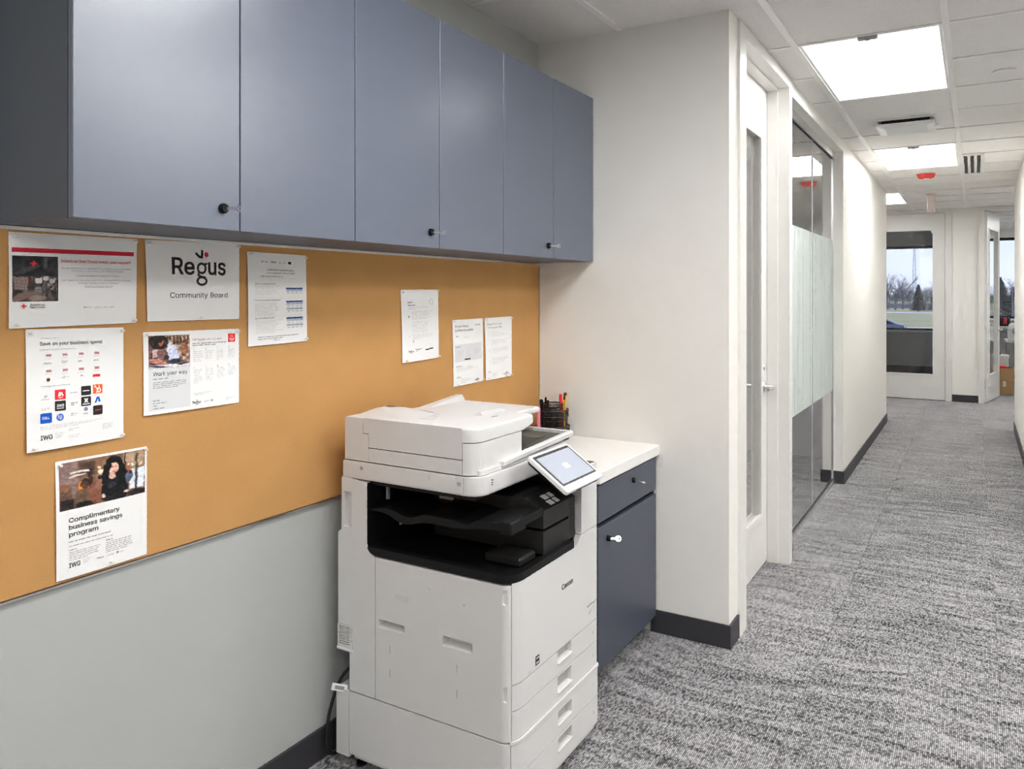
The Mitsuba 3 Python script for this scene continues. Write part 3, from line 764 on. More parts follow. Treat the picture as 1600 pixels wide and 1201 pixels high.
fcv = obj('feeder_cover', cover, 'm_plastic', cp, 40)
obj('feeder_lower', pris_y(Polygon([(.2005, 1.0095), (.5660, 1.0095), (.5660, 1.0530), (.2005, 1.0530)]), 1.910, 1.93), 'm_plastic', cp, False)
FL = outline(.5, .612, 1.910, 2.188, .050, .050, .004)
obj('feeder_front', pris(FL, 1.0095, 1.1050) ^ bx(.568, 1, 1.8, 2.3, 1, 2), 'm_plastic', cp, 40)
obj('feeder_core', bx(.11, .575, 1.918, 2.06, 1.008, 1.130) + bx(.2, .60, 2.05, 2.18, 1.02, 1.110), 'm_seam', cp, False)
obj('feeder_base', pris(outline(.098, .618, 1.9105, 2.50, .052, .052), 1.0075, 1.0220) ^ bx(.098, 1, 1.935, 3, 0, 2), 'm_plastic', cp, 40)
hump = m3.Manifold.hull_points(np.array([(x, y, 1.145) for x in (.108, .34) for y in (1.93, 2.13)] + [(x, y, 1.1625) for x in (.125, .20) for y in (2.03, 2.10)] + [(.30, 2.08, 1.152)]))
obj('feeder_hump', hump ^ bx(0, 1, 1.9, 3, 1.1455, 2), 'm_plastic', cp, 60)


def shear(m, k, y0):
    return m.transform(np.array([[1, 0, 0, 0], [0, 1, 0, 0], [0, k, 1, -k * y0]], float))


it = cbx(.128, .505, 2.10, 2.505, 1.116, 1.138, .006)
obj('input_tray', it, 'm_plastic', cp, False)
obj('tray_guide', m3.Manifold.hull_points(np.array([(x, y, 1.136) for x in (.135, .175) for y in (2.24, 2.50)] + [(x, 2.495, 1.160) for x in (.140, .165)] + [(x, 2.44, 1.156) for x in (.140, .165)])), 'm_plastic', cp, False)
obj('side_guide', m3.Manifold.hull_points(np.array([(x, y, 1.137) for x in (.415, .45) for y in (2.20, 2.36)] + [(x, y, 1.147) for x in (.42, .43) for y in (2.22, 2.34)])), 'm_plastic', cp, False)
ot = shear(cbx(.12, .628, 2.05, 2.535, 1.014, 1.034, .004) - bx(.15, .610, 2.0, 2.515, 1.0225, 2), .045, 2.05)
o = obj('delivery_tray', ot, 'm_plastic', cp, False)
obj('tray_bed', shear(bx(.1505, .6095, 2.055, 2.5145, 1.0190, 1.0235), .045, 2.05), 'm_tray', o, False, label='dark bed of the delivery tray')
cr = [(2.19, 1.03), (2.20, 1.09), (2.23, 1.112), (2.23, 1.10), (2.28, 1.072), (2.34, 1.054), (2.40, 1.046), (2.46, 1.042), (2.46, 1.03)]
obj('tray_ramp', pris_x(Polygon(cr), .16, .56), 'm_tray', o, 60)
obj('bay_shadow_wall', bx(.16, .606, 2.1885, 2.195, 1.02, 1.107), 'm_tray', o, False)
# prints on the feeder
pr = lambda x0, x1, y0, y1, z=1.1496: bx(x0, x1, y0, y1, z, z + .0004)
obj('warning_label', pr(.170, .200, 1.985, 2.035), 'm_ink_pink', fcv, False, label='small pink label')
obj('diagram', cat(pr(.345, .395, 1.99, 2.015), pr(.340, .372, 2.025, 2.05), pr(.335, .365, 2.058, 2.078), pr(.325, .35, 2.085, 2.10)), 'm_ink_pale', fcv, False, label='pale grey diagram')
obj('diagram_mark', cat(pr(.40, .418, 2.28, 2.30, 1.1382), pr(.43, .442, 2.31, 2.335, 1.1382), pr(.52, .532, 2.14, 2.17)), 'm_ink_grey', fcv, False)

# touch panel on its tilted arm
ta = math.degrees(math.atan2(1.04 - .944, .14))
pl_, pw_ = math.hypot(.14, .096), .265
TP = lambda m: m.rotate((0, ta, 0)).translate((.680, 2.108, 1.043))
p = obj('touch_panel', TP(m3.Manifold.hull_points(np.array([(x, y, z) for pg, z in ((rrect(0, pl_, 0, pw_, .010), -.004), (rrect(.0015, pl_ - .0015, .0015, pw_ - .0015, .009), -.0005), (rrect(0.002, pl_ - .002, .002, pw_ - .002, .009), -.014)) for x, y in list(pg.exterior.coords)[:-1]]))), 'm_white', cp, 40, label='white tilted touch panel')
obj('back_shell', TP(m3.Manifold.hull_points(np.array([(x, y, z) for (a, z) in ((.004, -.014), (.012, -.026)) for x in (a, pl_ - a) for y in (a, pw_ - a)]))), 'm_darkgrey', p, False)
obj('bezel', TP(bx(.010, pl_ - .026, .012, pw_ - .012, -.0006, .0002)), 'm_darkgrey', p, False)
sc_ = obj('screen', TP(bx(.020, pl_ - .033, .022, pw_ - .020, .0001, .0008)), 'm_screen_off', p, False, label='pale lit screen')
scene[sc_]['emitter'] = {'type': 'area', 'radiance': {'type': 'rgb', 'value': [.30, .32, .37]}}
obj('screen_logo', TP(bx(.070, .092, .115, .150, .0008, .0011)), 'm_white', p, False)
obj('slot', TP(bx(pl_ - .0005, pl_ + .0006, .070, .225, -.011, -.008)), 'm_black', p, False)
obj('panel_arm', m3.Manifold.hull_points(np.array([(x, y, z) for y in (2.275, 2.37) for (x, z) in ((.60, .955), (.60, 1.0), (.66, 1.03), (.70, 1.0), (.77, .945), (.72, .93), (.64, .93))])), 'm_black', cp, False, label='black arm behind the touch panel')

# power cord with its tag
solo('power_cord', cat(tube(spline([(.112, 1.955, .315), (.085, 1.940, .300), (.055, 1.925, .25), (.035, 1.905, .16), (.032, 1.892, .08), (.036, 1.90, .025), (.040, 1.945, .012), (.045, 2.05, .012)], 40), .0055, 10)), 'm_darkgrey',
     'dark power cord hanging between the wall and the copier', 'cord')
g = thing('cord_tag', 'small white label tag wrapped round the power cord', 'tag')
tg = cbx(-.026, .026, -.0015, .0015, -.012, .012, .0006).rotate((0, 12, 0)).rotate((0, 0, 36)).translate((.082, 1.9015, .254))
obj('card', tg, 'm_white', g, False)
obj('print', bx(-.015, .016, -.0021, -.0014, -.006, .006).rotate((0, 12, 0)).rotate((0, 0, 36)).translate((.082, 1.9015, .254)), 'm_ink_grey', g, False)

# ------------------------------------------------------------------ desk organiser and pens
og = thing('desk_organiser', 'black wire mesh pencil carousel on the worktop corner behind the copier', 'pencil holder')
cx, cy, cz = .146, 3.285, .862
obj('foot', lathe([[0, 0], [.078, 0], [.078, .004], [0, .006]], (cx, cy, cz), n=48), 'm_mesh', og)


def meshband(R, z0, z1, n=44, rows=3):
    ms = [torus(R, .0030, (cx, cy, z0)), torus(R, .0034, (cx, cy, z1))]
    for k in range(1, rows):
        ms.append(torus(R, .0008, (cx, cy, z0 + (z1 - z0) * k / rows), 40, 5))
    for k in range(n):
        a = 2 * PI * k / n
        ms.append(tube([(cx + R * math.cos(a), cy + R * math.sin(a), z0), (cx + R * math.cos(a), cy + R * math.sin(a), z1)], .0009, 5))
    return cat(*ms)


obj('lower_ring', meshband(.080, cz + .010, cz + .062), 'm_mesh', og, 40)
obj('middle_ring', meshband(.074, cz + .110, cz + .138), 'm_mesh', og, 40)
obj('upper_ring', meshband(.048, cz + .142, cz + .166, 30), 'm_mesh', og, 40)
for k in range(6):
    a = PI / 6 + k * PI / 3
    px, py = cx + .044 * math.cos(a), cy + .044 * math.sin(a)
    c = [tube([(px + .025 * math.cos(b), py + .025 * math.sin(b), cz + .006), (px + .025 * math.cos(b), py + .025 * math.sin(b), cz + .125)], .0013, 5) for b in np.linspace(0, 2 * PI, 16, endpoint=False)]
    c += [torus(.025, .0016, (px, py, cz + h), 24, 6) for h in (.03, .06, .09, .125)]
    obj('cup', cat(*c), 'm_mesh', og, 40)
obj('spindle', cyl((cx, cy, cz), (cx, cy, cz + .150), .020), 'm_mesh', og)


def pen(name, label, c_, a, b, r, m, cap, capm, tip=True):
    t = thing(name, label, c_)
    a, b = np.array(a, float), np.array(b, float)
    d = (b - a) / np.linalg.norm(b - a)
    L = np.linalg.norm(b - a)
    q = a + d * L * (1 - cap)
    obj('barrel', cyl(a, q, r), m, t)
    obj('cap', cat(cyl(q, b - d * .004, r * 1.12), cyl(b - d * .004, b, r * 1.12, 20, r * .7)), capm, t)
    return t


pen('marker', 'black marker standing at the left of the pencil carousel', 'marker', (.106, 3.264, .875), (.099, 3.256, 1.048), .0080, 'm_black', .35, 'm_black')
pen('pen', 'thin black pen leaning to the right behind the pink highlighter', 'pen', (.112, 3.268, .875), (.120, 3.262, 1.060), .0045, 'm_black', .4, 'm_black')
pen('highlighter', 'pink highlighter standing in front of the pencil carousel', 'highlighter', (.118, 3.196, .864), (.117, 3.196, 1.020), .0085, 'm_pink', .22, 'm_pink')
pen('pen', 'black pen upright in the middle of the pencil carousel', 'pen', (.146, 3.243, .875), (.143, 3.240, 1.050), .0055, 'm_black', .4, 'm_black')
pen('marker', 'red marker standing at the back of the pencil carousel', 'marker', (.176, 3.315, .875), (.180, 3.300, 1.074), .0070, 'm_alarm', .3, 'm_brightred')
t = thing('pencil', 'yellow pencil with its dark point up beside the red marker', 'pencil')
hx = Point(0, 0).buffer(.0042, quad_segs=2)
obj('shaft', pris(hx, 0, .195).rotate((2, 5, 0)).translate((.188, 3.316, .875)), 'm_yellow', t, False)
obj('point', cyl((.2050, 3.3092, 1.069), (.2062, 3.3087, 1.084), .0042, 8, .0009), 'm_brown', t)
pen('pen', 'orange pen with a dark end beside the yellow pencil', 'pen', (.172, 3.314, .875), (.196, 3.314, 1.080), .0050, 'm_yellow', .16, 'm_brown')

# ------------------------------------------------------------------ notices on the cork board
X0 = .0106


class Poster:
    """a sheet pinned on the board; its prints are laid on it in fractions s (right) and t (down) of the sheet"""

    def __init__(self, label, quad, bulge, layer=0.0, name='notice'):
        self.key = thing(name, label, 'notice', None)
        self.q = np.array(quad, float)          # (y, z) of tl, tr, br, bl
        self.b = bulge
        self.x = X0 + .0009 + layer
        self.W = np.linalg.norm(self.q[1] - self.q[0])
        self.H = np.linalg.norm(self.q[3] - self.q[0])
        g = np.linspace(0, 1, 25)
        S, Tt = np.meshgrid(g, g, indexing='ij')
        v = self.map(S.ravel(), Tt.ravel(), 0)
        i, j = np.meshgrid(np.arange(24), np.arange(24), indexing='ij')
        q = np.stack([i * 25 + j, i * 25 + j + 1, (i + 1) * 25 + j + 1, (i + 1) * 25 + j], -1).reshape(-1, 4)
        n = len(v)
        back = v - np.array([.0003, 0, 0])
        rim = [k * 25 for k in range(25)] + [24 * 25 + k for k in range(1, 25)] + [k * 25 + 24 for k in range(23, -1, -1)] + [k for k in range(23, 0, -1)]
        rq = np.array([[rim[k], rim[(k + 1) % len(rim)], rim[(k + 1) % len(rim)] + n, rim[k] + n] for k in range(len(rim))])
        f = np.vstack([q, q[:, ::-1] + n, rq])
        obj('sheet', (np.vstack([v, back]), f), 'm_paper', self.key, 30)

    def off(self, s, t):
        a, lo, sd, cu = self.b      # middle bulge, lower edge lift, side lift, curl of the lower left corner
        s, t = np.clip(s, 0, 1), np.clip(t, 0, 1)
        return a * np.sin(PI * s) * np.sin(PI * t) + lo * t ** 3 * np.sin(PI * np.clip(s, .0, 1)) ** .5 * 1.0 + sd * (1 - s) ** 2 * np.sin(PI * t) + cu * (1 - s) ** 2 * t ** 3

    def map(self, s, t, lift):
        s, t = np.asarray(s, float), np.asarray(t, float)
        a, b, c, d = self.q
        p = (1 - s)[:, None] * (1 - t)[:, None] * a + s[:, None] * (1 - t)[:, None] * b + s[:, None] * t[:, None] * c + (1 - s)[:, None] * t[:, None] * d
        return np.c_[self.x + self.off(s, t) + lift, p]

    def put(self, name, meshes, m, lift=.0003, label=None):
        """meshes: trimesh with x = s, y = t, z = height above the sheet"""
        me = cat(*meshes)
        v = np.array(me.vertices)
        k = obj(name, (self.map(v[:, 0], v[:, 1], lift + v[:, 2]), np.array(me.faces)), m, self.key, False, label)
        if len(meshes) > 1 or name.endswith('_text'):
            labels.setdefault(k, {})['kind'] = 'stuff'
        return k

    def rect(self, s0, s1, t0, t1, z=0.0):
        ns, nt = max(1, int((s1 - s0) / .05)), max(1, int((t1 - t0) / .05))
        S, Tt = np.meshgrid(np.linspace(s0, s1, ns + 1), np.linspace(t0, t1, nt + 1), indexing='ij')
        i, j = np.meshgrid(np.arange(ns), np.arange(nt), indexing='ij')
        k = nt + 1
        q = np.stack([i * k + j, i * k + j + 1, (i + 1) * k + j + 1, (i + 1) * k + j], -1).reshape(-1, 4)
        return trimesh.Trimesh(np.c_[S.ravel(), Tt.ravel(), np.full(S.size, z)], np.vstack([q[:, [0, 1, 2]], q[:, [0, 2, 3]]]), process=False)

    def shape(self, poly, z=0.0):
        """shapely polygon in (s, t)"""
        ms = []
        for g in getattr(poly, 'geoms', [poly]):
            e = trimesh.creation.extrude_polygon(g, .00005, engine='earcut')
            e.apply_translation([0, 0, z])
            ms.append(e)
        return cat(*ms)

    def disc(self, s, t, r, z=0.0, r0=None):
        """round on the paper: r in fractions of the width"""
        p = Point(0, 0).buffer(r, quad_segs=10)
        if r0:
            p = p.difference(Point(0, 0).buffer(r0, quad_segs=10))
        return self.shape(affinity.translate(affinity.scale(p, 1, self.W / self.H, origin=(0, 0)), s, t), z)

    def text(self, txt, s, t, width=None, cap=None, bold=False, right=None, centre=None):
        """baseline at t; cap height as a fraction of the sheet height"""
        me = meshkit.text_mesh(txt, 1.0, .0001, bold)
        h = cap if cap else .02
        w0 = me.bounds[1][0] - me.bounds[0][0]
        sx = width / w0 if width else h * self.H / self.W
        v = np.array(me.vertices)
        x = (v[:, 0] - me.bounds[0][0]) * sx
        if centre is not None:
            s = centre - w0 * sx / 2
        v2 = np.c_[s + x, t - v[:, 1] * h, v[:, 2]]
        return trimesh.Trimesh(v2, np.array(me.faces)[:, ::-1], process=False)

    def lines(self, s0, s1, t0, n, pitch, thick, seed, ragged=.3, centre=False):
        """body copy too small to read: one short bar per word"""
        r = random.Random(seed)
        ms = []
        for k in range(n):
            end = s1 - (s1 - s0) * ragged * r.random() if k < n - 1 else s0 + (s1 - s0) * r.uniform(.35, .8)
            L = end - s0
            s = s0 + ((s1 - s0) - L) / 2 if centre else s0
            stop = s + L
            while s < stop - .004:
                w = min(r.uniform(.018, .075) * (.0 + 1.0), stop - s)
                ms.append(self.rect(s, s + w, t0 + k * pitch, t0 + k * pitch + thick))
                s += w + .010
        return cat(*ms)

    def photo(self, s0, s1, t0, t1, fn, nx=110, ny=90, name='printed_photo', label=None):
        S, Tt = np.meshgrid(np.linspace(0, 1, nx), np.linspace(0, 1, ny), indexing='ij')
        col = np.clip(fn(S, Tt), 0, 1)
        col = np.where(col < .04045, col / 12.92, ((col + .055) / 1.055) ** 2.4)
        v = self.map(s0 + S.ravel() * (s1 - s0), t0 + Tt.ravel() * (t1 - t0), .00025)
        i, j = np.meshgrid(np.arange(nx - 1), np.arange(ny - 1), indexing='ij')
        q = np.stack([i * ny + j, i * ny + j + 1, (i + 1) * ny + j + 1, (i + 1) * ny + j], -1).reshape(-1, 4)
        return obj(name, (v, q), 'm_vertex', self.key, False, label, color=col.reshape(-1, 3))


class Paint:
    """a tiny picture in numpy: soft-edged ellipses and boxes over a ground, colours in display values"""

    def __init__(self, S, Tt, ground, seed=1, grain=.10):
        q = np.stack([S * 9, Tt * 9, S * 0 + 3.3 * seed], -1)
        self.S = S + (meshkit.fbm(q, 3, seed + 50) - .5) * .075
        self.T = Tt + (meshkit.fbm(q, 3, seed + 60) - .5) * .075
        self.c = np.broadcast_to(np.array(ground, float), S.shape + (3,)).copy()
        self.n = meshkit.fbm(np.stack([S * 26, Tt * 26, S * 0 + seed], -1), 3, seed) - .5
        self.grain = grain

    def over(self, m, col):
        m = np.clip(m, 0, 1)[..., None]
        self.c = self.c * (1 - m) + np.array(col, float) * m
        return self

    def ell(self, x, y, rx, ry, col, soft=.12, rot=0):
        dx, dy = self.S - x, self.T - y
        c, s = math.cos(rot), math.sin(rot)
        d = np.sqrt(((dx * c + dy * s) / rx) ** 2 + ((-dx * s + dy * c) / ry) ** 2)
        return self.over((1 - d) / soft + .5, col)

    def box(self, x0, x1, y0, y1, col, soft=.012):
        m = np.minimum(np.minimum(self.S - x0, x1 - self.S), np.minimum(self.T - y0, y1 - self.T))
        return self.over(m / soft + .5, col)

    def speck(self, x0, x1, y0, y1, a, b, f, seed):
        n = meshkit.noise(np.stack([self.S * f, self.T * f * .8, self.S * 0], -1), seed)
        m = (self.S > x0) & (self.S < x1) & (self.T > y0) & (self.T < y1)
        self.c = np.where(m[..., None], np.array(a) * (1 - n[..., None]) + np.array(b) * n[..., None], self.c)
        return self

    def done(self):
        return self.c + self.n[..., None] * self.grain


def regus(P_, s, t, w, h):
    """wordmark with a two-storey g, tick and dot; s, t = left, baseline; w, h = width, cap height as fractions"""
    a = h * P_.H / P_.W            # cap height in widths
    ms = [P_.text('Re', s, t, width=.405 * w, cap=h, bold=True), P_.text('us', s + .655 * w, t, width=.345 * w, cap=h, bold=True)]
    gx = s + .535 * w
    r = .092 * w
    k = P_.W / P_.H
    bowl = Point(0, 0).buffer(r, quad_segs=12).difference(Point(0, 0).buffer(r * .60, quad_segs=12))
    loop = affinity.scale(Point(0, 0).buffer(r * 1.12, quad_segs=12), 1, .72).difference(affinity.scale(Point(0, 0).buffer(r * .72, quad_segs=12), 1, .62))
    link = LineString([(-r * .55, r * .72), (-r * .75, r * 1.15), (-r * .1, r * 1.42), (r * .6, r * 1.55)]).buffer(r * .18)
    ear = LineString([(r * .55, -r * .62), (r * 1.05, -r * .82)]).buffer(r * .17)
    gsh = unary_union([affinity.translate(bowl, 0, 0), affinity.translate(loop, 0, r * 2.15), link, ear])
    gsh = affinity.translate(affinity.scale(gsh, 1, k, origin=(0, 0)), gx, t - h * .375)
    tick = LineString([(-.105 * w, -.075 * w), (-.040 * w, -.02 * w), (.012 * w, -.012 * w), (.018 * w, -.125 * w)]).buffer(.020 * w, cap_style=2, join_style=1)
    tick = affinity.translate(affinity.scale(tick, 1, k, origin=(0, 0)), gx, t - h * 1.02)
    ms += [P_.shape(gsh), P_.shape(tick)]
    P_.put('logo', ms, 'm_ink')
    P_.put('logo_dot', [P_.disc(gx + .095 * w, t - h * 1.24, .040 * w)], 'm_red', label='red dot')


def small_logos(P_, s, t, h, w):
    """the footer strip of tiny brand marks"""
    P_.put('footer_marks', [P_.text('Regus', s, t, width=.26 * w, cap=h, bold=True), P_.text('SPACES', s + .38 * w, t, width=.26 * w, cap=h * .7), P_.rect(s + .74 * w, s + .84 * w, t - h * 1.1, t + h * .1)], 'm_ink_grey')
    P_.put('footer_small', [P_.text('Signature', s + .89 * w, t, width=.16 * w, cap=h * .6)], 'm_ink_pale')


# 1: red-barred appeal
p1 = Poster('white notice with a red bar and warehouse photo, top left of the cork board', [(.916, 1.692), (1.228, 1.694), (1.226, 1.477), (.915, 1.473)], (.003, .004, .003, .004))
p1.put('red_bar', [p1.rect(.02, .972, .160, .208)], 'm_red')


def warehouse(S, Tt):
    p = Paint(S, Tt, (.13, .13, .14), 3, .12)
    p.speck(0, 1, .0, .45, (.08, .08, .09), (.26, .26, .27), 9, 4)
    p.ell(.30, .30, .30, .05, (.27, .27, .28), .5, -.35).ell(.72, .12, .05, .16, (.34, .34, .35), .6)
    p.box(.44, .48, .10, .22, (.85, .16, .26)).box(.40, .52, .14, .18, (.85, .16, .26))
    p.speck(.0, 1, .45, 1, (.10, .09, .09), (.48, .42, .40), 16, 7)
    p.box(.03, .31, .47, .74, (.58, .50, .48)).box(.32, .40, .44, .62, (.34, .16, .17))
    for k in range(5):
        p.box(.03 + .056 * k, .04 + .056 * k, .47, .74, (.38, .32, .31))
    for k in range(3):
        p.box(.03, .31, .54 + .07 * k, .55 + .07 * k, (.40, .34, .33))
    p.box(.49, .62, .47, .60, (.86, .84, .84)).box(.48, .64, .68, .86, (.44, .42, .43)).box(.50, .62, .71, .72, (.7, .7, .7)).box(.5, .62, .78, .79, (.7, .7, .7))
    p.speck(.66, .96, .48, .74, (.10, .09, .09), (.72, .68, .66), 22, 9)
    p.ell(.72, .50, .07, .05, (.82, .80, .79), .3).ell(.86, .56, .06, .05, (.75, .70, .68), .3)
    p.ell(.25, .88, .30, .08, (.50, .40, .36), .4, -.3).ell(.55, .93, .18, .06, (.58, .50, .46), .4)
    return p.done()


p1.photo(.022, .348, .245, .725, warehouse, label='dark photo of a warehouse with boxes')
p1.put('heading', [p1.text('American Red Cross needs your support!', .370, .302, width=.575, cap=.030, bold=True)], 'm_red')
p1.put('body_text', [p1.text('The American Red Cross is working tirelessly, alongside our partners, to support', .37, .372, width=.585, cap=.0155), p1.text('communities in need following the wildfires in California.', .45, .402, width=.43, cap=.0155),
                  p1.text('Please donate using the QR code below or click here.', .485, .455, width=.365, cap=.0155), p1.text('Your donation can help provide shelter, food, comfort and relief to people in need,', .375, .505, width=.575, cap=.0155),
                  p1.text('during this critical time. Thank you in advance.', .50, .535, width=.34, cap=.0155), p1.text('Thank you for your support!', .555, .580, width=.23, cap=.0165)], 'm_ink_grey')
p1.put('charity_mark', [p1.disc(.100, .772, .026, 0, .0235)], 'm_ink_pale')
p1.put('red_cross', [p1.rect(.094, .106, .748, .796), p1.rect(.0825, .1175, .764, .780)], 'm_brightred', label='red cross emblem')
p1.put('charity_name', [p1.text('American', .143, .770, width=.105, cap=.020, bold=True), p1.text('Red Cross', .143, .796, width=.108, cap=.020, bold=True)], 'm_ink')
p1.put('footer_marks', [p1.text('IWG', .545, .808, width=.035, cap=.016, bold=True), p1.text('HQ  Regus', .59, .808, width=.11, cap=.010), p1.text('Spaces  Signature', .71, .808, width=.09, cap=.008)], 'm_ink_grey')

# 2: board title
p2 = Poster('white notice with a large black wordmark and the words of the board title below', [(1.250, 1.694), (1.554, 1.699), (1.554, 1.478), (1.256, 1.479)], (.002, .004, .003, .002))
regus(p2, .252, .412, .585, .205)
p2.put('title', [p2.text('Community Board', .226, .712, width=.630, cap=.066)], 'm_ink')

# 3: logos sheet
p3 = Poster('tall white notice with rows of colourful company logos below the red-barred notice', [(.952, 1.470), (1.190, 1.466), (1.190, 1.186), (.953, 1.186)], (.003, .005, .002, .004), .0012)
p3.put('heading', [p3.text('Save on your business spend', .130, .135, width=.63, cap=.028, bold=True)], 'm_ink')
p3.put('intro_text', [p3.text('Exclusive discounts on business essentials', .130, .176, width=.35, cap=.010), p3.text('Technology savings for business', .130, .478, width=.29, cap=.010), p3.rect(.13, .29, .075, .078)], 'm_ink_grey')
tags, nm, lg = [], [], []
for r_, t0 in enumerate((.215, .345)):
    for k, s in enumerate((.185, .345, .510, .675)):
        tags += [p3.rect(s, s + .052, t0 - .006, t0 + .014)]
        nm += [p3.rect(s - .014, s + .052, t0 + .028, t0 + .032)]
p3.put('discount_tags', tags, 'm_ink_pink')
p3.put('tag_captions', nm, 'm_ink_pale')
p3.put('brand_names', [p3.text('Hertz', .165, .292, width=.075, cap=.015, bold=True), p3.text('SIXT', .335, .287, width=.065, cap=.017, bold=True), p3.lines(.50, .585, .276, 1, .02, .009, 36, 0), p3.lines(.665, .74, .276, 1, .02, .010, 37, 0),
                       p3.lines(.33, .415, .405, 2, .010, .004, 38, 0), p3.rect(.525, .55, .402, .412)], 'm_ink_grey')
p3.put('shield_logo', [p3.disc(.205, .420, .018)], 'm_brown', label='brown shield logo')
p3.put('red_logo', [p3.rect(.655, .735, .404, .428)], 'm_brightred')
sq = lambda s0, s1, t0, t1: p3.shape(affinity.scale(rrect(0, 1, 0, 1, .10), s1 - s0, t1 - t0, origin=(0, 0)).__class__(np.array(affinity.scale(rrect(0, 1, 0, 1, .10), s1 - s0, t1 - t0, origin=(0, 0)).exterior.coords) + [s0, t0]))
Z = .00012
p3.put('logo_square', [sq(.265, .372, .510, .594)], 'm_brightred', label='red logo square')
p3.put('logo_letter', [p3.shape(Polygon([(.292, .566), (.308, .530), (.320, .530), (.319, .548), (.325, .530), (.334, .530), (.352, .566), (.338, .566), (.328, .545), (.322, .566)]), Z), p3.rect(.30, .34, .575, .581, Z)], 'm_paper')
for (a, b, c, d) in ((.530, .632, .500, .580), (.530, .632, .592, .672), (.265, .372, .604, .688), (.655, .758, .680, .762)):
    p3.put('logo_square', [sq(a, b, c, d)], 'm_darkgrey', label='black logo square')
p3.put('logo_letter', [p3.rect(.545, .615, .537, .545, Z), p3.text('aws', .283, .655, width=.072, cap=.030, bold=True), p3.rect(.282, .352, .664, .670, Z), p3.shape(Polygon([(.556, .606), (.574, .606), (.582, .618), (.59, .606), (.607, .606), (.592, .627), (.607, .645), (.59, .645), (.581, .634), (.574, .645), (.556, .645), (.572, .626)]), Z), p3.rect(.543, .62, .652, .660, Z)], 'm_paper')
p3.put('logo_letter', [p3.rect(.672, .742, .716, .724, Z)], 'm_alarm')
p3.put('logo_square', [sq(.655, .758, .495, .576)], 'm_orange', label='orange logo square')
p3.put('logo_letter', [p3.shape(unary_union([Point(.719, .546).buffer(.022).difference(Point(.719, .546).buffer(.011)), LineString([(.678, .512), (.708, .540)]).buffer(.005), Point(.678, .512).buffer(.009), LineString([(.719, .526), (.722, .505)]).buffer(.005), LineString([(.705, .556), (.692, .564)]).buffer(.005)]), Z)], 'm_paper')
p3.put('blue_letter', [p3.shape(Polygon([(.672, .655), (.695, .604), (.720, .604), (.738, .650), (.716, .650), (.707, .620), (.690, .655)]))], 'm_blue')
p3.put('logo_square', [sq(.125, .235, .694, .778)], 'm_blue', label='blue logo square')
p3.put('logo_letter', [p3.text('DELL', .143, .744, width=.070, cap=.020, bold=True)], 'm_paper', Z + .0003)
p3.put('round_logo', [p3.disc(.315, .742, .036)], 'm_blue', label='round blue logo')
p3.put('logo_letter', [p3.text('hp', .294, .754, width=.042, cap=.036, bold=True)], 'm_paper', Z + .0003)
p3.put('globe_logo', [p3.disc(.577, .700, .020, 0, .013), p3.disc(.577, .700, .008)], 'm_navy')
p3.put('brand_names', [p3.text('Google', .415, .552, width=.075, cap=.013), p3.text('Microsoft', .135, .586, width=.085, cap=.010), p3.rect(.165, .178, .550, .560), p3.rect(.181, .194, .550, .560), p3.rect(.165, .178, .563, .573), p3.lines(.42, .49, .630, 2, .016, .009, 39, 0),
                       p3.lines(.135, .215, .655, 2, .010, .004, 45, 0), p3.lines(.42, .485, .722, 2, .013, .005, 46, 0), p3.text('AT&T', .548, .745, width=.055, cap=.013, bold=True)], 'm_ink_grey')
p3.put('body_text', [p3.lines(.125, .75, .800, 3, .012, .0045, 31), p3.lines(.265, .365, .868, 4, .013, .005, 32), p3.lines(.395, .53, .850, 2, .013, .005, 33), p3.lines(.395, .53, .905, 2, .013, .005, 34), p3.lines(.755, .90, .850, 4, .013, .005, 35)], 'm_ink_pale')
p3.put('company_initials', [p3.text('IWG', .125, .912, width=.115, cap=.036, bold=True)], 'm_ink')

# 4: work your way
p4 = Poster('landscape notice with a photo of a curly-haired person working and a red square', [(1.245, 1.451), (1.553, 1.449), (1.553, 1.231), (1.245, 1.232)], (.003, .005, .002, .003))
p4.put('side_panel', [p4.rect(.045, .452, .047, .955)], 'm_tint', .0001)


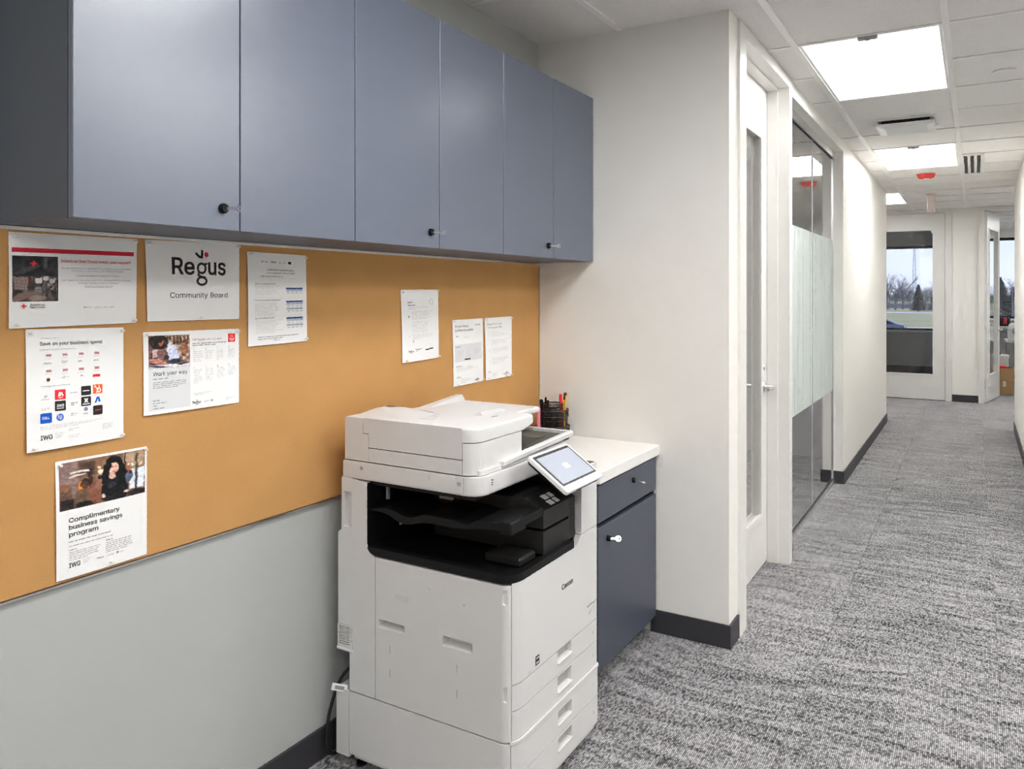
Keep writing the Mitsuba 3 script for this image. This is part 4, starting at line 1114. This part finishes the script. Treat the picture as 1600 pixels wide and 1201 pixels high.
def cafe(S, Tt):
    p = Paint(S, Tt, (.42, .33, .27), 8, .42)
    p.speck(.3, 1, 0, .45, (.30, .22, .17), (.80, .70, .60), 16, 12)
    for k in range(7):
        p.box(.42 + k * .085, .46 + k * .085, .03, .36, (.30 + .05 * (k % 3), .22, .18))
    p.speck(.5, 1, .3, .9, (.35, .22, .16), (.92, .84, .78), 12, 21)
    p.ell(.55, .45, .12, .16, (.86, .86, .92)).ell(.58, .62, .14, .22, (.80, .82, .92)).ell(.50, .25, .075, .10, (.78, .74, .74)).ell(.50, .29, .05, .06, (.92, .88, .86))
    p.ell(.86, .45, .10, .16, (.60, .40, .30)).ell(.90, .24, .08, .10, (.40, .22, .15)).ell(.84, .33, .07, .08, (.62, .42, .33))
    p.ell(.16, .64, .24, .32, (.52, .36, .36)).ell(.12, .70, .10, .20, (.40, .22, .24)).box(.10, .20, .42, .66, (.80, .72, .70))
    p.ell(.24, .20, .22, .22, (.11, .07, .06)).ell(.13, .14, .12, .13, (.13, .08, .07)).ell(.30, .24, .052, .105, (.70, .42, .32), .5, .4).ell(.275, .16, .07, .06, (.12, .08, .07), .6).ell(.31, .21, .02, .012, (.30, .16, .12), .6).ell(.325, .29, .018, .010, (.50, .20, .18), .6)
    p.ell(.18, .78, .22, .07, (.76, .52, .46), .3, .25).ell(.36, .86, .08, .05, (.80, .56, .48), .3)
    p.box(.0, 1, .90, 1.0, (.90, .90, .92), .03).ell(.62, .82, .18, .08, (.20, .20, .24), .3, -.1).ell(.42, .68, .06, .07, (.14, .13, .15), .3)
    p.ell(.20, .95, .22, .03, (.22, .24, .30), .5, .12).ell(.82, .90, .14, .03, (.24, .18, .16), .5, -.1)
    return p.done()


p4.photo(.047, .452, .047, .445, cafe, label='photo of a person with curly hair at a table')
p4.put('heading', [p4.text('Work your way', .087, .535, width=.335, cap=.048)], 'm_ink')
p4.put('left_text', [p4.lines(.085, .385, .568, 1, .02, .013, 47, 0), p4.lines(.085, .43, .612, 4, .022, .009, 41, .15), p4.lines(.085, .185, .828, 1, .02, .015, 48, 0), p4.lines(.085, .28, .862, 1, .02, .011, 42), p4.lines(.085, .19, .892, 1, .02, .011, 43), p4.lines(.085, .28, .925, 1, .02, .011, 44, 0)], 'm_ink_grey')
p4.put('right_heading', [p4.text('Reimagine how you work', .480, .130, width=.325, cap=.026)], 'm_ink_pink')
p4.put('right_intro', [p4.lines(.480, .85, .160, 2, .025, .013, 49, .05)], 'm_ink_grey')
cols = []
for k, s in enumerate((.485, .612, .740, .868)):
    cols += [p4.lines(s, s + .105, .268, 6 - k % 2, .024, .008, 50 + k, .35), p4.lines(s, s + .105, .500, 8 - k, .024, .008, 60 + k, .35)]
p4.put('column_text', cols, 'm_ink_pale')
p4.put('icons', [p4.disc(s, .240, .008, 0, .005) for s in (.495, .622, .750, .878)] + [p4.disc(s, .475, .008, 0, .005) for s in (.495, .622, .750, .878)] + [p4.lines(.49, .74, .80, 2, .02, .007, 70)], 'm_ink_pale')
p4.put('red_square', [p4.rect(.872, .955, .060, .172)], 'm_brightred', label='red square badge')
p4.put('badge_print', [p4.disc(.913, .098, .014, .0001, .010), p4.rect(.885, .943, .128, .138, .0001), p4.rect(.895, .933, .147, .155, .0001)], 'm_paper')
regus(p4, .472, .930, .088, .030)
p4.put('footer_marks', [p4.text('SPACES', .595, .925, width=.055, cap=.012), p4.rect(.668, .694, .905, .928)], 'm_ink_grey')
p4.put('footer_small', [p4.lines(.84, .955, .905, 3, .016, .005, 71), p4.rect(.70, .74, .915, .918)], 'm_ink_pale')

# 5: membership tables
p5 = Poster('white notice with three small blue tables, right of the board title', [(1.583, 1.679), (1.820, 1.677), (1.826, 1.399), (1.585, 1.394)], (.003, .004, .003, .002))
p5.put('logos', [p5.text('IWG HQ', .215, .104, width=.10, cap=.011, bold=True), p5.text('Regus', .375, .104, width=.09, cap=.015, bold=True), p5.text('SPACES', .515, .108, width=.11, cap=.010), p5.rect(.675, .728, .086, .114)], 'm_ink')
p5.put('headings', [p5.text('Global Membership Program', .305, .192, width=.475, cap=.0175, bold=True), p5.text('A Revolutionary Way to Work', .300, .226, width=.49, cap=.0175, bold=True), p5.lines(.20, .86, .252, 1, .02, .010, 83, 0), p5.rect(.2, .86, .278, .2795)], 'm_ink_grey')
p5.put('section_headings', [p5.text('LOUNGE MEMBERSHIP', .105, .345, width=.335, cap=.0125, bold=True), p5.text('CO-WORKING MEMBERSHIP', .105, .523, width=.415, cap=.0125, bold=True), p5.text('OFFICE MEMBERSHIP', .105, .715, width=.315, cap=.0125, bold=True),
                            p5.lines(.145, .865, .908, 2, .022, .009, 84, .05), p5.lines(.40, .66, .952, 1, .02, .009, 85, 0)], 'm_ink_grey')
p5.put('body_text', [p5.lines(.105, .53, .360, 7, .0148, .005, 80, .3), p5.lines(.105, .53, .545, 9, .0160, .005, 81, .3), p5.lines(.115, .565, .735, 9, .0160, .005, 82, .3), p5.rect(.10, .90, .492, .4935), p5.rect(.10, .90, .690, .6915)], 'm_ink_pale')
for (t0, t1, rows) in ((.378, .452, 2), (.525, .658, 4), (.712, .840, 4)):
    p5.put('table_head', [p5.rect(.622, .925, t0, t0 + .018)], 'm_navy', label='blue table head')
    hh = (t1 - t0 - .018) / rows
    p5.put('table_rows', [p5.rect(.622, .925, t0 + .019 + hh * k, t0 + .016 + hh * (k + 1)) for k in range(rows) if k % 2 == 0], 'm_pale_blue', .0002)
    p5.put('table_figures', [p5.rect(.640 + .075 * c_, .685 + .075 * c_, t0 + .018 + hh * (k + .35), t0 + .018 + hh * (k + .62), .0001) for k in range(rows) for c_ in range(4)], 'm_ink_grey')

# 6-8: printer notices
p6 = Poster('white notice with grey text pinned alone in the middle of the cork board', [(2.304, 1.568), (2.544, 1.570), (2.549, 1.295), (2.312, 1.289)], (.003, .006, .003, .003))
p6.put('heading', [p6.lines(.16, .44, .168, 1, .02, .018, 96, 0), p6.lines(.16, .62, .208, 1, .02, .015, 97, 0)], 'm_ink_grey')
p6.put('body_text', [p6.lines(.16, .72, .245, 2, .020, .006, 90, .1), p6.lines(.25, .80, .305, 6, .0205, .006, 91, .3), p6.lines(.25, .80, .445, 8, .0205, .006, 92, .3), p6.lines(.25, .85, .620, 4, .0205, .006, 93, .3), p6.disc(.80, .175, .05, 0, .045), p6.disc(.185, .50, .014, 0, .010), p6.disc(.185, .65, .014, 0, .010)], 'm_ink_pale')
p6.put('icons', [p6.disc(.185, .375, .017), p6.rect(.27, .295, .705, .735)], 'm_ink_grey')
regus(p6, .155, .868, .13, .022)
p6.put('footer_marks', [p6.rect(.600, .700, .848, .866), p6.rect(.710, .820, .840, .858), p6.lines(.33, .55, .83, 3, .013, .005, 95)], 'm_ink')
p7 = Poster('left of two narrow notices above the copier, with a grey panel', [(2.643, 1.443), (2.876, 1.445), (2.881, 1.169), (2.650, 1.164)], (.002, .005, .002, .002))
p7.put('heading', [p7.text('Three Steps', .07, .118, width=.44, cap=.034), p7.text('to Print Securely', .07, .178, width=.60, cap=.034)], 'm_ink')
p7.put('grey_panel', [p7.rect(.05, .955, .375, .640)], 'm_tint', .0001)
p7.put('maker_mark', [p7.text('Canon', .72, .10, width=.18, cap=.022, bold=True)], 'm_ink_pink')
p7.put('subheadings', [p7.lines(.10, .27, .245, 1, .02, .014, 107, 0), p7.lines(.09, .45, .405, 1, .02, .013, 108, 0), p7.lines(.09, .45, .700, 1, .02, .013, 109, 0), p7.lines(.09, .27, .868, 1, .02, .012, 116, 0)], 'm_ink_grey')
p7.put('code_marks', [p7.rect(.36, .54, .602, .622, .0002)], 'm_ink')
p7.put('body_text', [p7.lines(.34, .60, .262, 2, .018, .005, 101), p7.lines(.13, .32, .475, 5, .022, .006, 102), p7.lines(.40, .60, .475, 6, .022, .006, 103), p7.lines(.66, .92, .465, 4, .022, .006, 104), p7.lines(.09, .80, .728, 3, .022, .006, 105), p7.lines(.22, .55, .900, 4, .022, .006, 106)], 'm_ink_pale', .0004)
regus(p7, .68, .965, .16, .022)
p8 = Poster('right of two narrow notices above the copier, with plain grey lines', [(2.889, 1.445), (3.125, 1.448), (3.125, 1.170), (2.897, 1.167)], (.002, .005, .002, .002), .0008)
p8.put('heading', [p8.text('How to use our', .09, .118, width=.52, cap=.030), p8.text('Canon printers.', .09, .172, width=.54, cap=.030)], 'm_ink_grey')
p8.put('body_text', [p8.lines(.13, .62, .232, 1, .02, .006, 110), p8.lines(.22, .92, .262, 3, .022, .006, 111), p8.lines(.22, .92, .362, 4, .022, .006, 112), p8.lines(.22, .92, .500, 4, .022, .006, 113), p8.lines(.22, .88, .660, 5, .022, .006, 114), p8.lines(.22, .50, .905, 3, .022, .006, 115), p8.disc(.15, .27, .016, 0, .010), p8.disc(.15, .53, .016, 0, .010), p8.disc(.15, .70, .016, 0, .010)], 'm_ink_pale')
p8.put('subheadings', [p8.lines(.09, .29, .868, 1, .02, .012, 117, 0)], 'm_ink_grey')
regus(p8, .64, .955, .22, .022)

# 9: savings programme
p9 = Poster('lowest notice on the cork board, with a photo of a long-haired person', [(1.019, 1.153), (1.256, 1.151), (1.256, .868), (1.021, .869)], (.003, .004, .003, .002))


def lounge(S, Tt):
    p = Paint(S, Tt, (.50, .38, .31), 15, .22)
    p.box(0, .20, 0, 1, (.55, .45, .43), .04).box(.22, .40, .05, .34, (.34, .26, .22), .03).box(.21, .33, .45, .85, (.86, .50, .18), .02)
    p.box(.40, .62, .05, .30, (.55, .40, .30), .05).box(.33, .37, .2, .7, (.20, .13, .11)).ell(.45, .32, .03, .05, (1, .92, .78), .4).ell(.49, .40, .04, .05, (.98, .82, .62), .5).ell(.44, .22, .02, .03, (.95, .85, .75), .5)
    p.box(.42, .56, .38, .60, (.78, .62, .50), .05).box(.74, 1, .0, .35, (.72, .60, .50), .04).box(.80, .99, .38, .85, (.90, .93, .97), .02).box(.75, .765, 0, .45, (.12, .10, .10)).box(.74, .82, .30, .5, (.60, .36, .24), .04)
    for k in range(4):
        p.ell(.80 + .05 * k, .28 + .02 * (k % 2), .012, .02, (1, .96, .90), .6)
    p.ell(.06, .82, .09, .26, (.40, .30, .25), .2).ell(.06, .54, .055, .09, (.56, .38, .29), .2).box(0, .17, .80, 1, (.16, .13, .13), .03)
    p.ell(.28, .86, .13, .26, (.42, .33, .26), .12).ell(.29, .50, .055, .10, (.20, .13, .10), .2).ell(.29, .53, .04, .07, (.32, .20, .15), .3).box(.18, .40, .90, 1, (.10, .09, .09), .03)
    p.ell(.40, .75, .08, .25, (.52, .32, .25), .3).ell(.45, .44, .03, .05, (.20, .12, .10), .2).ell(.44, .60, .05, .10, (.60, .42, .34), .3)
    p.ell(.615, .46, .145, .44, (.035, .03, .035), .10).ell(.61, .20, .10, .18, (.03, .025, .03), .12).ell(.62, .80, .16, .34, (.06, .06, .075), .12).ell(.60, .72, .07, .16, (.16, .16, .20), .3)
    p.ell(.605, .285, .058, .125, (.93, .76, .66), .14).ell(.60, .45, .035, .08, (.86, .70, .62), .25).ell(.615, .37, .026, .018, (.80, .40, .38), .4).ell(.583, .26, .012, .012, (.20, .12, .11), .4).ell(.632, .26, .012, .012, (.20, .12, .11), .4)
    p.ell(.545, .22, .035, .16, (.035, .03, .035), .3, .1).ell(.615, .145, .06, .04, (.04, .03, .035), .4)
    p.ell(.80, .55, .05, .12, (.36, .40, .50), .2).ell(.81, .46, .022, .04, (.24, .15, .12), .2)
    p.over(np.clip(np.minimum(np.minimum(S - .50, .745 - S), np.minimum(Tt - (.74 - .22 * (S - .5)), 1 - Tt)) / .012 + .5, 0, 1), (.085, .085, .10))
    p.ell(.49, .86, .022, .035, (.93, .80, .74), .3).ell(.755, .86, .035, .025, (.92, .80, .74), .3)
    p.box(.875, .90, .05, 1, (.08, .07, .06), .02).box(.865, .885, 0, .45, (.56, .52, .36), .03).box(.78, 1, .88, 1, (.14, .12, .12), .03)
    p.box(.12, .34, .22, .255, (.90, .86, .84), .012).box(.12, .30, .285, .315, (.90, .86, .84), .012)
    return p.done()


p9.photo(.035, .975, .022, .422, lounge, 130, 90, label='photo of a person with long dark hair holding a laptop')
p9.put('heading', [p9.text('Complimentary', .125, .530, width=.545, cap=.036, bold=True), p9.text('business savings', .125, .590, width=.575, cap=.036, bold=True), p9.text('program', .125, .650, width=.305, cap=.036, bold=True)], 'm_ink')
p9.put('body_text', [p9.lines(.125, .70, .690, 1, .02, .009, 124, 0), p9.lines(.125, .74, .728, 1, .02, .007, 125, 0), p9.lines(.125, .255, .760, 1, .02, .009, 126, 0), p9.lines(.125, .46, .782, 5, .0165, .006, 121, .2), p9.lines(.51, .73, .758, 1, .02, .009, 127, 0), p9.lines(.51, .84, .782, 6, .0165, .006, 122, .2)], 'm_ink_grey')
p9.put('company_initials', [p9.text('IWG', .125, .912, width=.115, cap=.038, bold=True)], 'm_ink')
p9.put('footer_text', [p9.lines(.265, .37, .872, 3, .014, .005, 123), p9.rect(.392, .394, .868, .912), p9.rect(.115, .1165, .42, .955), p9.rect(.925, .9265, .42, .87)], 'm_ink_pale')
small_logos(p9, .415, .905, .016, .29)

# push pins


def pinmesh():
    return [[0, 0], [.0012, 0], [.0012, .0015], [.0042, .0017], [.0042, .0027], [.0023, .0040], [.0020, .0075], [.0033, .0095], [.0033, .0108], [0, .0113]]


PINS = [(p1, 'red-barred notice', [('top left', .035, .040), ('top right', .982, .035), ('lower right', .980, .965), ('lower left', .045, .965)]),
        (p2, 'board title notice', [('top left', .035, .040), ('top right', .982, .035), ('bottom middle', .545, .968)]),
        (p3, 'logo rows notice', [('top left', .040, .030), ('top right', .978, .025), ('lower right', .975, .970), ('lower left', .060, .970)]),
        (p4, 'landscape photo notice', [('top left', .030, .030), ('top right', .980, .025)]),
        (p5, 'notice with the blue tables', [('top left', .055, .025), ('top right', .975, .025), ('lower right', .970, .965)]),
        (p6, 'lone middle notice', [('top left', .06, .035), ('top right', .965, .012), ('lower right', .965, .975), ('lower left', .085, .970)]),
        (p7, 'left narrow notice', [('top left', .05, .020), ('top right', .955, .020), ('lower right', .965, .965), ('lower left', .12, .978)]),
        (p8, 'right narrow notice', [('top left', .05, .030), ('top right', .960, .025), ('lower right', .955, .970), ('lower left', .08, .975)]),
        (p9, 'long-haired person notice', [('top left', .040, .030), ('top right', .975, .020), ('bottom middle', .565, .962)])]
random.seed(9)
for (p_, nm_, spots) in PINS:
    for (w_, s_, t_) in spots:
        at = p_.map(np.array([s_]), np.array([t_]), .0002)[0]
        base_x = at[0]
        t = thing('push_pin', f'clear push pin at the {w_} of the {nm_}', 'push pin', 'push pins in the cork board')
        ax = np.array([1, random.uniform(-.12, .12), random.uniform(-.15, .05)])
        obj('head', lathe(pinmesh(), at, ax / np.linalg.norm(ax), 14), 'm_pin', t, 40)

# ------------------------------------------------------------------ far lit office: table, boxes and small things
t = thing('desk', 'white-topped table in the far lit office', 'table')
obj('top', cbx(2.325, 3.6, 15.25, 16.0, .750, .785, .004), 'm_white', t, False)
for x, y in ((2.36, 15.30), (2.36, 15.95), (3.55, 15.30), (3.55, 15.95)):
    obj('leg', bx(x - .02, x + .02, y - .02, y + .02, 0, .75), 'm_grey', t, False)
obj('modesty_panel', bx(2.37, 3.55, 15.90, 15.92, .22, .75), 'm_roomgrey', t, False)
t = thing('coffee_machine', 'white rounded machine on the far table', 'machine')
obj('body', m3.Manifold.hull_points(np.array([(x, y, z) for (a, z) in ((.02, .786), (0, .81), (0, .99), (.03, 1.055)) for x in (2.36 + a, 2.65 - a) for y in (15.33 + a, 15.70 - a)])), 'm_white', t, False)
obj('drip_tray', cbx(2.36, 2.50, 15.26, 15.335, .7855, .812, .004), 'm_white', t, False)
obj('nozzle', cyl((2.45, 15.32, .95), (2.45, 15.32, .90), .02), 'm_grey', t)
obj('side_arc', torus(.06, .006, (0, 0, 0)).apply_transform(trimesh.transformations.rotation_matrix(PI / 2, [1, 0, 0])).apply_translation([2.48, 15.326, .935]), 'm_grey', t)
t = thing('shelf_unit', 'low black shelf under the far office window', 'shelf')
obj('board', cbx(1.95, 2.80, 16.95, 17.33, .965, 1.0, .003), 'm_black', t, False)
for x in (1.98, 2.74):
    obj('support', bx(x, x + .03, 17.0, 17.3, 0, .965), 'm_black', t, False)
for k, (x, m, w_) in enumerate(((2.245, 'm_red', 'red can, first on the black shelf'), (2.305, 'm_darkgrey', 'dark can between two red cans on the black shelf'), (2.36, 'm_red', 'second red can on the black shelf, after the dark can'), (2.42, 'm_darkgrey', 'dark can, last on the black shelf'))):
    c = thing('can', w_, 'can')
    obj('body', lathe([[0, 0], [.024, 0], [.027, .008], [.027, .105], [.023, .118], [0, .118]], (x, 17.10, 1.0), n=20), m, c)
    obj('lid', lathe([[0, .118], [.022, .118], [.022, .121], [0, .121]], (x, 17.10, 1.0), n=20), 'm_alu', c)
t = thing('cardboard_box', 'open brown cardboard box stacked on another box beside the open door', 'box')
b0 = bx(2.16, 2.405, 14.22, 14.58, .215, .405) - bx(2.165, 2.40, 14.225, 14.575, .22, .5)
obj('carton', b0, 'm_cardboard', t, False)
obj('flap', m3.Manifold.hull_points(np.array([(2.405, y, .405) for y in (14.22, 14.58)] + [(2.409, y, .405) for y in (14.22, 14.58)] + [(2.45, y, .355) for y in (14.22, 14.58)])), 'm_cardboard', t, False)
t = thing('cardboard_box', 'closed brown cardboard box on the carpet beside the open door', 'box')
obj('carton', cbx(2.15, 2.395, 14.21, 14.58, .001, .214, .002), 'm_cardboard', t, False)
obj('tape', bx(2.255, 2.295, 14.2085, 14.211, .12, .212), 'm_pin', t, False)
solo('folder', cbx(2.18, 2.30, 14.30, 14.50, .34, .43, .004), 'm_brightred', 'red packet sticking out of the open cardboard box', 'packet', smooth=False)
t = thing('storage_box', 'white lidded storage box behind the cardboard boxes', 'box')
obj('carton', cbx(2.12, 2.35, 14.75, 15.1, .33, .53, .003), 'm_white', t, False)
obj('lid', cbx(2.115, 2.36, 14.74, 15.11, .525, .565, .003), 'm_white', t, False)
t = thing('stool', 'low stand under the white storage box', 'stool')
obj('top', cbx(2.06, 2.40, 14.72, 15.14, .30, .33, .003), 'm_grey', t, False)
for x in (2.08, 2.36):
    for y in (14.75, 15.10):
        obj('leg', bx(x - .012, x + .012, y - .012, y + .012, 0, .30), 'm_grey', t, False)
solo('paper_bag', m3.Manifold.hull_points(np.array([(2.18 + a, y, z) for a, z in ((0, .566), (.06, .566), (.01, .62), (.05, .63)) for y in (14.80, 14.90)])), 'm_brown', 'small brown packet on the white storage box', 'packet', smooth=False)

# ------------------------------------------------------------------ outdoors
G = -1.8
struct('ground', 'winter lawn outside the windows', bx(-120, 120, 18.2, 420, G - .5, G), 'm_grass')
struct('road', 'pale road beyond the lawn', pris(Polygon([(-60, 151), (60, 160), (60, 170), (-60, 161)]), G - .01, G + .04), 'm_road')
struct('kerb', 'pale kerb and drive near the building', pris(Polygon([(-40, 77), (40, 81), (40, 90), (-40, 86)]), G - .01, G + .05), 'm_road')


def bare_tree(seed, h):
    r = random.Random(seed)
    ms = []

    def grow(p, d, L, rad, lev):
        q = p + d * L
        mid = (p + q) / 2 + np.array([r.uniform(-.04, .04) * L for _ in range(3)])
        ms.append(tube([p, mid, q], [rad, rad * .85, rad * .65], 5 if lev < 2 else 3))
        if lev == 4:
            return
        for k in range(3 if lev else 5):
            ax = np.array([r.gauss(0, 1), r.gauss(0, 1), r.gauss(0, .35)])
            nd = d * r.uniform(.6, 1.0) + ax * .48 + np.array([0, 0, .18])
            f = r.uniform(.45, 1.0)
            grow(p + (q - p) * f, nd / np.linalg.norm(nd), L * r.uniform(.55, .75), rad * .5, lev + 1)
    grow(np.zeros(3), np.array([0, 0, 1.0]), h * .38, h * .022, 0)
    return cat(*ms)


def fir(seed, h, w):
    r = random.Random(seed)
    ms = [cyl((0, 0, 0), (0, 0, h * .95), h * .015, 8, h * .004)]
    v, f = [], []
    for k in range(1100):
        z = h * (.06 + .94 * r.random() ** 1.25)
        R_ = w * (1 - z / h) ** .8 * r.uniform(.55, 1.08) + .05
        a = r.uniform(0, 2 * PI)
        c = np.array([R_ * math.cos(a), R_ * math.sin(a), z])
        s = h * .045 * r.uniform(.7, 1.3)
        out = np.array([math.cos(a), math.sin(a), -.35])
        sd = np.array([-math.sin(a), math.cos(a), 0])
        i = len(v)
        v += [c - out * s * 1.6 + np.array([0, 0, .3 * s]), c + sd * s * .8, c - sd * s * .8, c + out * s]
        f += [[i, i + 1, i + 3], [i, i + 3, i + 2], [i, i + 2, i + 1]]
    return cat(ms[0], trimesh.Trimesh(np.array(v), np.array(f), process=False))


variants = [mikit.ply(bare_tree(40 + k, 9.0), 'm_bark') for k in range(3)]
r = random.Random(77)


def put_tree(d, x, y, sc, rot, lab, grp=None, name='bare_tree'):
    key = numbered(name)
    scene[key] = {**d, 'to_world': T().translate([x, y, G]).rotate([0, 0, 1], rot).scale(sc)}
    labels[key] = {'label': lab, 'category': 'tree'}
    if grp:
        labels[key]['group'] = grp


ORD = ['leftmost', 'second', 'third', 'fourth', 'fifth', 'sixth', 'seventh', 'last']
for k in range(8):        # seen through the closed door's pane
    u, D = 1376 + k * 11.5, 165 + 8 * (k % 2) + 1.5 * k
    a = u - 800
    put_tree(variants[k % 3], EYE[0] + D * (-.5129 + .8584 * a / 1210), D * (.8584 + .5129 * a / 1210), (r.uniform(1.15, 1.30) if k < 4 else r.uniform(.70, .80)), r.uniform(0, 360),
             f'{ORD[k]} bare tree from the left in the row beyond the road', 'bare trees beyond the road')
line = []
for n in range(64):
    u, D = 1366 + n * 4, r.uniform(215, 255)
    a = u - 800
    m_ = bare_tree(200 + n % 4, 7.5 * r.uniform(.8, 1.2))
    m_.apply_transform(trimesh.transformations.rotation_matrix(r.uniform(0, 6.28), [0, 0, 1]))
    m_.apply_translation([EYE[0] + D * (-.5129 + .8584 * a / 1210), D * (.8584 + .5129 * a / 1210), G])
    line.append(m_)
k = solo('treeline', cat(*line), 'm_bark', 'hazy line of bare woods on the horizon', 'trees', smooth=False)
labels[k]['kind'] = 'stuff'
fir1, fir2 = mikit.ply(fir(5, 5.2, 1.5), 'm_fir'), mikit.ply(fir(6, 5.2, 1.9), 'm_fir')
put_tree(fir1, -7.4, 168.0, .98, 0, 'dark fir beyond the road, left of the two seen through the closed door', None, 'fir_tree')
put_tree(fir2, -4.3, 170.0, .95, 40, 'dark fir beyond the road, at the right edge of the closed door pane', None, 'fir_tree')
put_tree(fir2, 4.35, 106.0, 1.00, 90, 'dark fir seen through the open door window', None, 'fir_tree')
put_tree(fir1, 6.0, 112.0, .80, 0, 'small dark fir right of the bare tree in the open door window', None, 'fir_tree')
put_tree(variants[1], 5.55, 104.0, .80, 60, 'pale bare tree right of the fir in the open door window', None)
# hedge line along the far side of the road
v_ = []
hedge = m3.Manifold.hull_points(np.array([(x, y, z) for x, y in ((-70, 208), (70, 216), (70, 220), (-70, 212)) for z in (G, G + .7)]))
hm = tm(hedge.refine_to_length(1.2))
vv = np.array(hm.vertices)
vv[:, 2] += np.where(vv[:, 2] > G + .1, (meshkit.fbm(vv * .35, 4, 3) - .35) * 3.4, 0)
solo('hedge', (vv, np.array(hm.faces)), 'm_woods', 'grey thicket along the far side of the road', 'hedge', smooth=False)

t = thing('pylon', 'grey lattice radio mast on the skyline seen through the closed door', 'mast')
ms = []
px, py, ph = -12.4, 240.0, 16.2
for sx in (-1, 1):
    for sy in (-1, 1):
        ms.append(tube([(px + sx * .5, py + sy * .5, G), (px + sx * .2, py + sy * .2, G + ph)], .05, 5))
for k in range(12):
    z0, z1 = G + ph * k / 12, G + ph * (k + 1) / 12
    w0, w1 = .5 - .3 * k / 12, .5 - .3 * (k + 1) / 12
    for s in (-1, 1):
        ms.append(tube([(px - w0, py + s * w0, z0), (px + w1, py + s * w1, z1)], .04, 4))
        ms.append(tube([(px + s * w0, py - w0, z0), (px + s * w1, py + w1, z1)], .04, 4))
obj('lattice', cat(*ms), 'm_pylon', t, False)
obj('antenna', cyl((px, py, G + ph), (px, py, G + ph + 1.2), .05), 'm_pylon', t)

# the blue car, its tail in view
t = thing('car', 'blue saloon car parked outside, its tail seen through the closed door pane', 'car')
cx0, cy0 = -2.75, 67.0           # tail end of the car; it points to -x


def carpt(x, z):
    return (cx0 - x, G + z)


body = Polygon([carpt(*q) for q in ((0.02, .35), (0.0, .75), (.06, .98), (.55, 1.03), (3.3, .98), (4.3, .85), (4.55, .70), (4.6, .35))])
cab = Polygon([carpt(*q) for q in ((.42, 1.02), (1.25, 1.40), (1.9, 1.45), (2.6, 1.40), (3.45, .97))])


def carbody(pg, y0, y1, ins):
    pts = [(x, y, z) for x, z in list(pg.exterior.coords)[:-1] for y in (y0 + ins, y1 - ins)]
    pts += [(x * .98 + cx0 * .02 - .04, y, z * .92 + (G + .6) * .08) for x, z in list(pg.exterior.coords)[:-1] for y in (y0, y1)]
    return m3.Manifold.hull_points(np.array(pts))


bd = carbody(body, cy0, cy0 + 1.8, .08)
for xw in (.95, 3.75):
    for yw in (cy0 - .1, cy0 + 1.62):
        bd = bd - m3.Manifold.cylinder(.3, .37, .37, 28).rotate((-90, 0, 0)).translate((cx0 - xw, yw, G + .33))
obj('body', bd, 'm_carblue', t, 30)
obj('cabin', carbody(cab, cy0 + .12, cy0 + 1.68, .18), 'm_carblue', t, 30)
wpoly = Polygon([carpt(*q) for q in ((.75, 1.06), (1.30, 1.34), (1.9, 1.39), (2.5, 1.35), (3.1, 1.05))])
obj('side_window', pris_y(wpoly, cy0 + .085, cy0 + .20), 'm_black', t, False, label='dark side window')
for xw in (.95, 3.75):
    for yw in (cy0 + .02, cy0 + 1.60):
        w_ = obj('wheel', lathe([[0, 0], [.22, .0], [.31, .0], [.335, .03], [.335, .17], [.31, .20], [0, .20]], (cx0 - xw, yw, G + .335), (0, 1, 0), 28), 'm_black', t)
        obj('rim', lathe([[0, -.006], [.20, -.006], [.21, .01], [0, .01]], (cx0 - xw, yw, G + .335), (0, 1, 0), 20), 'm_alu', w_)
obj('tail_light', cbx(cx0 - .16, cx0 + .012, cy0 + .02, cy0 + .35, G + .80, G + .93, .01), 'm_white', t, False)
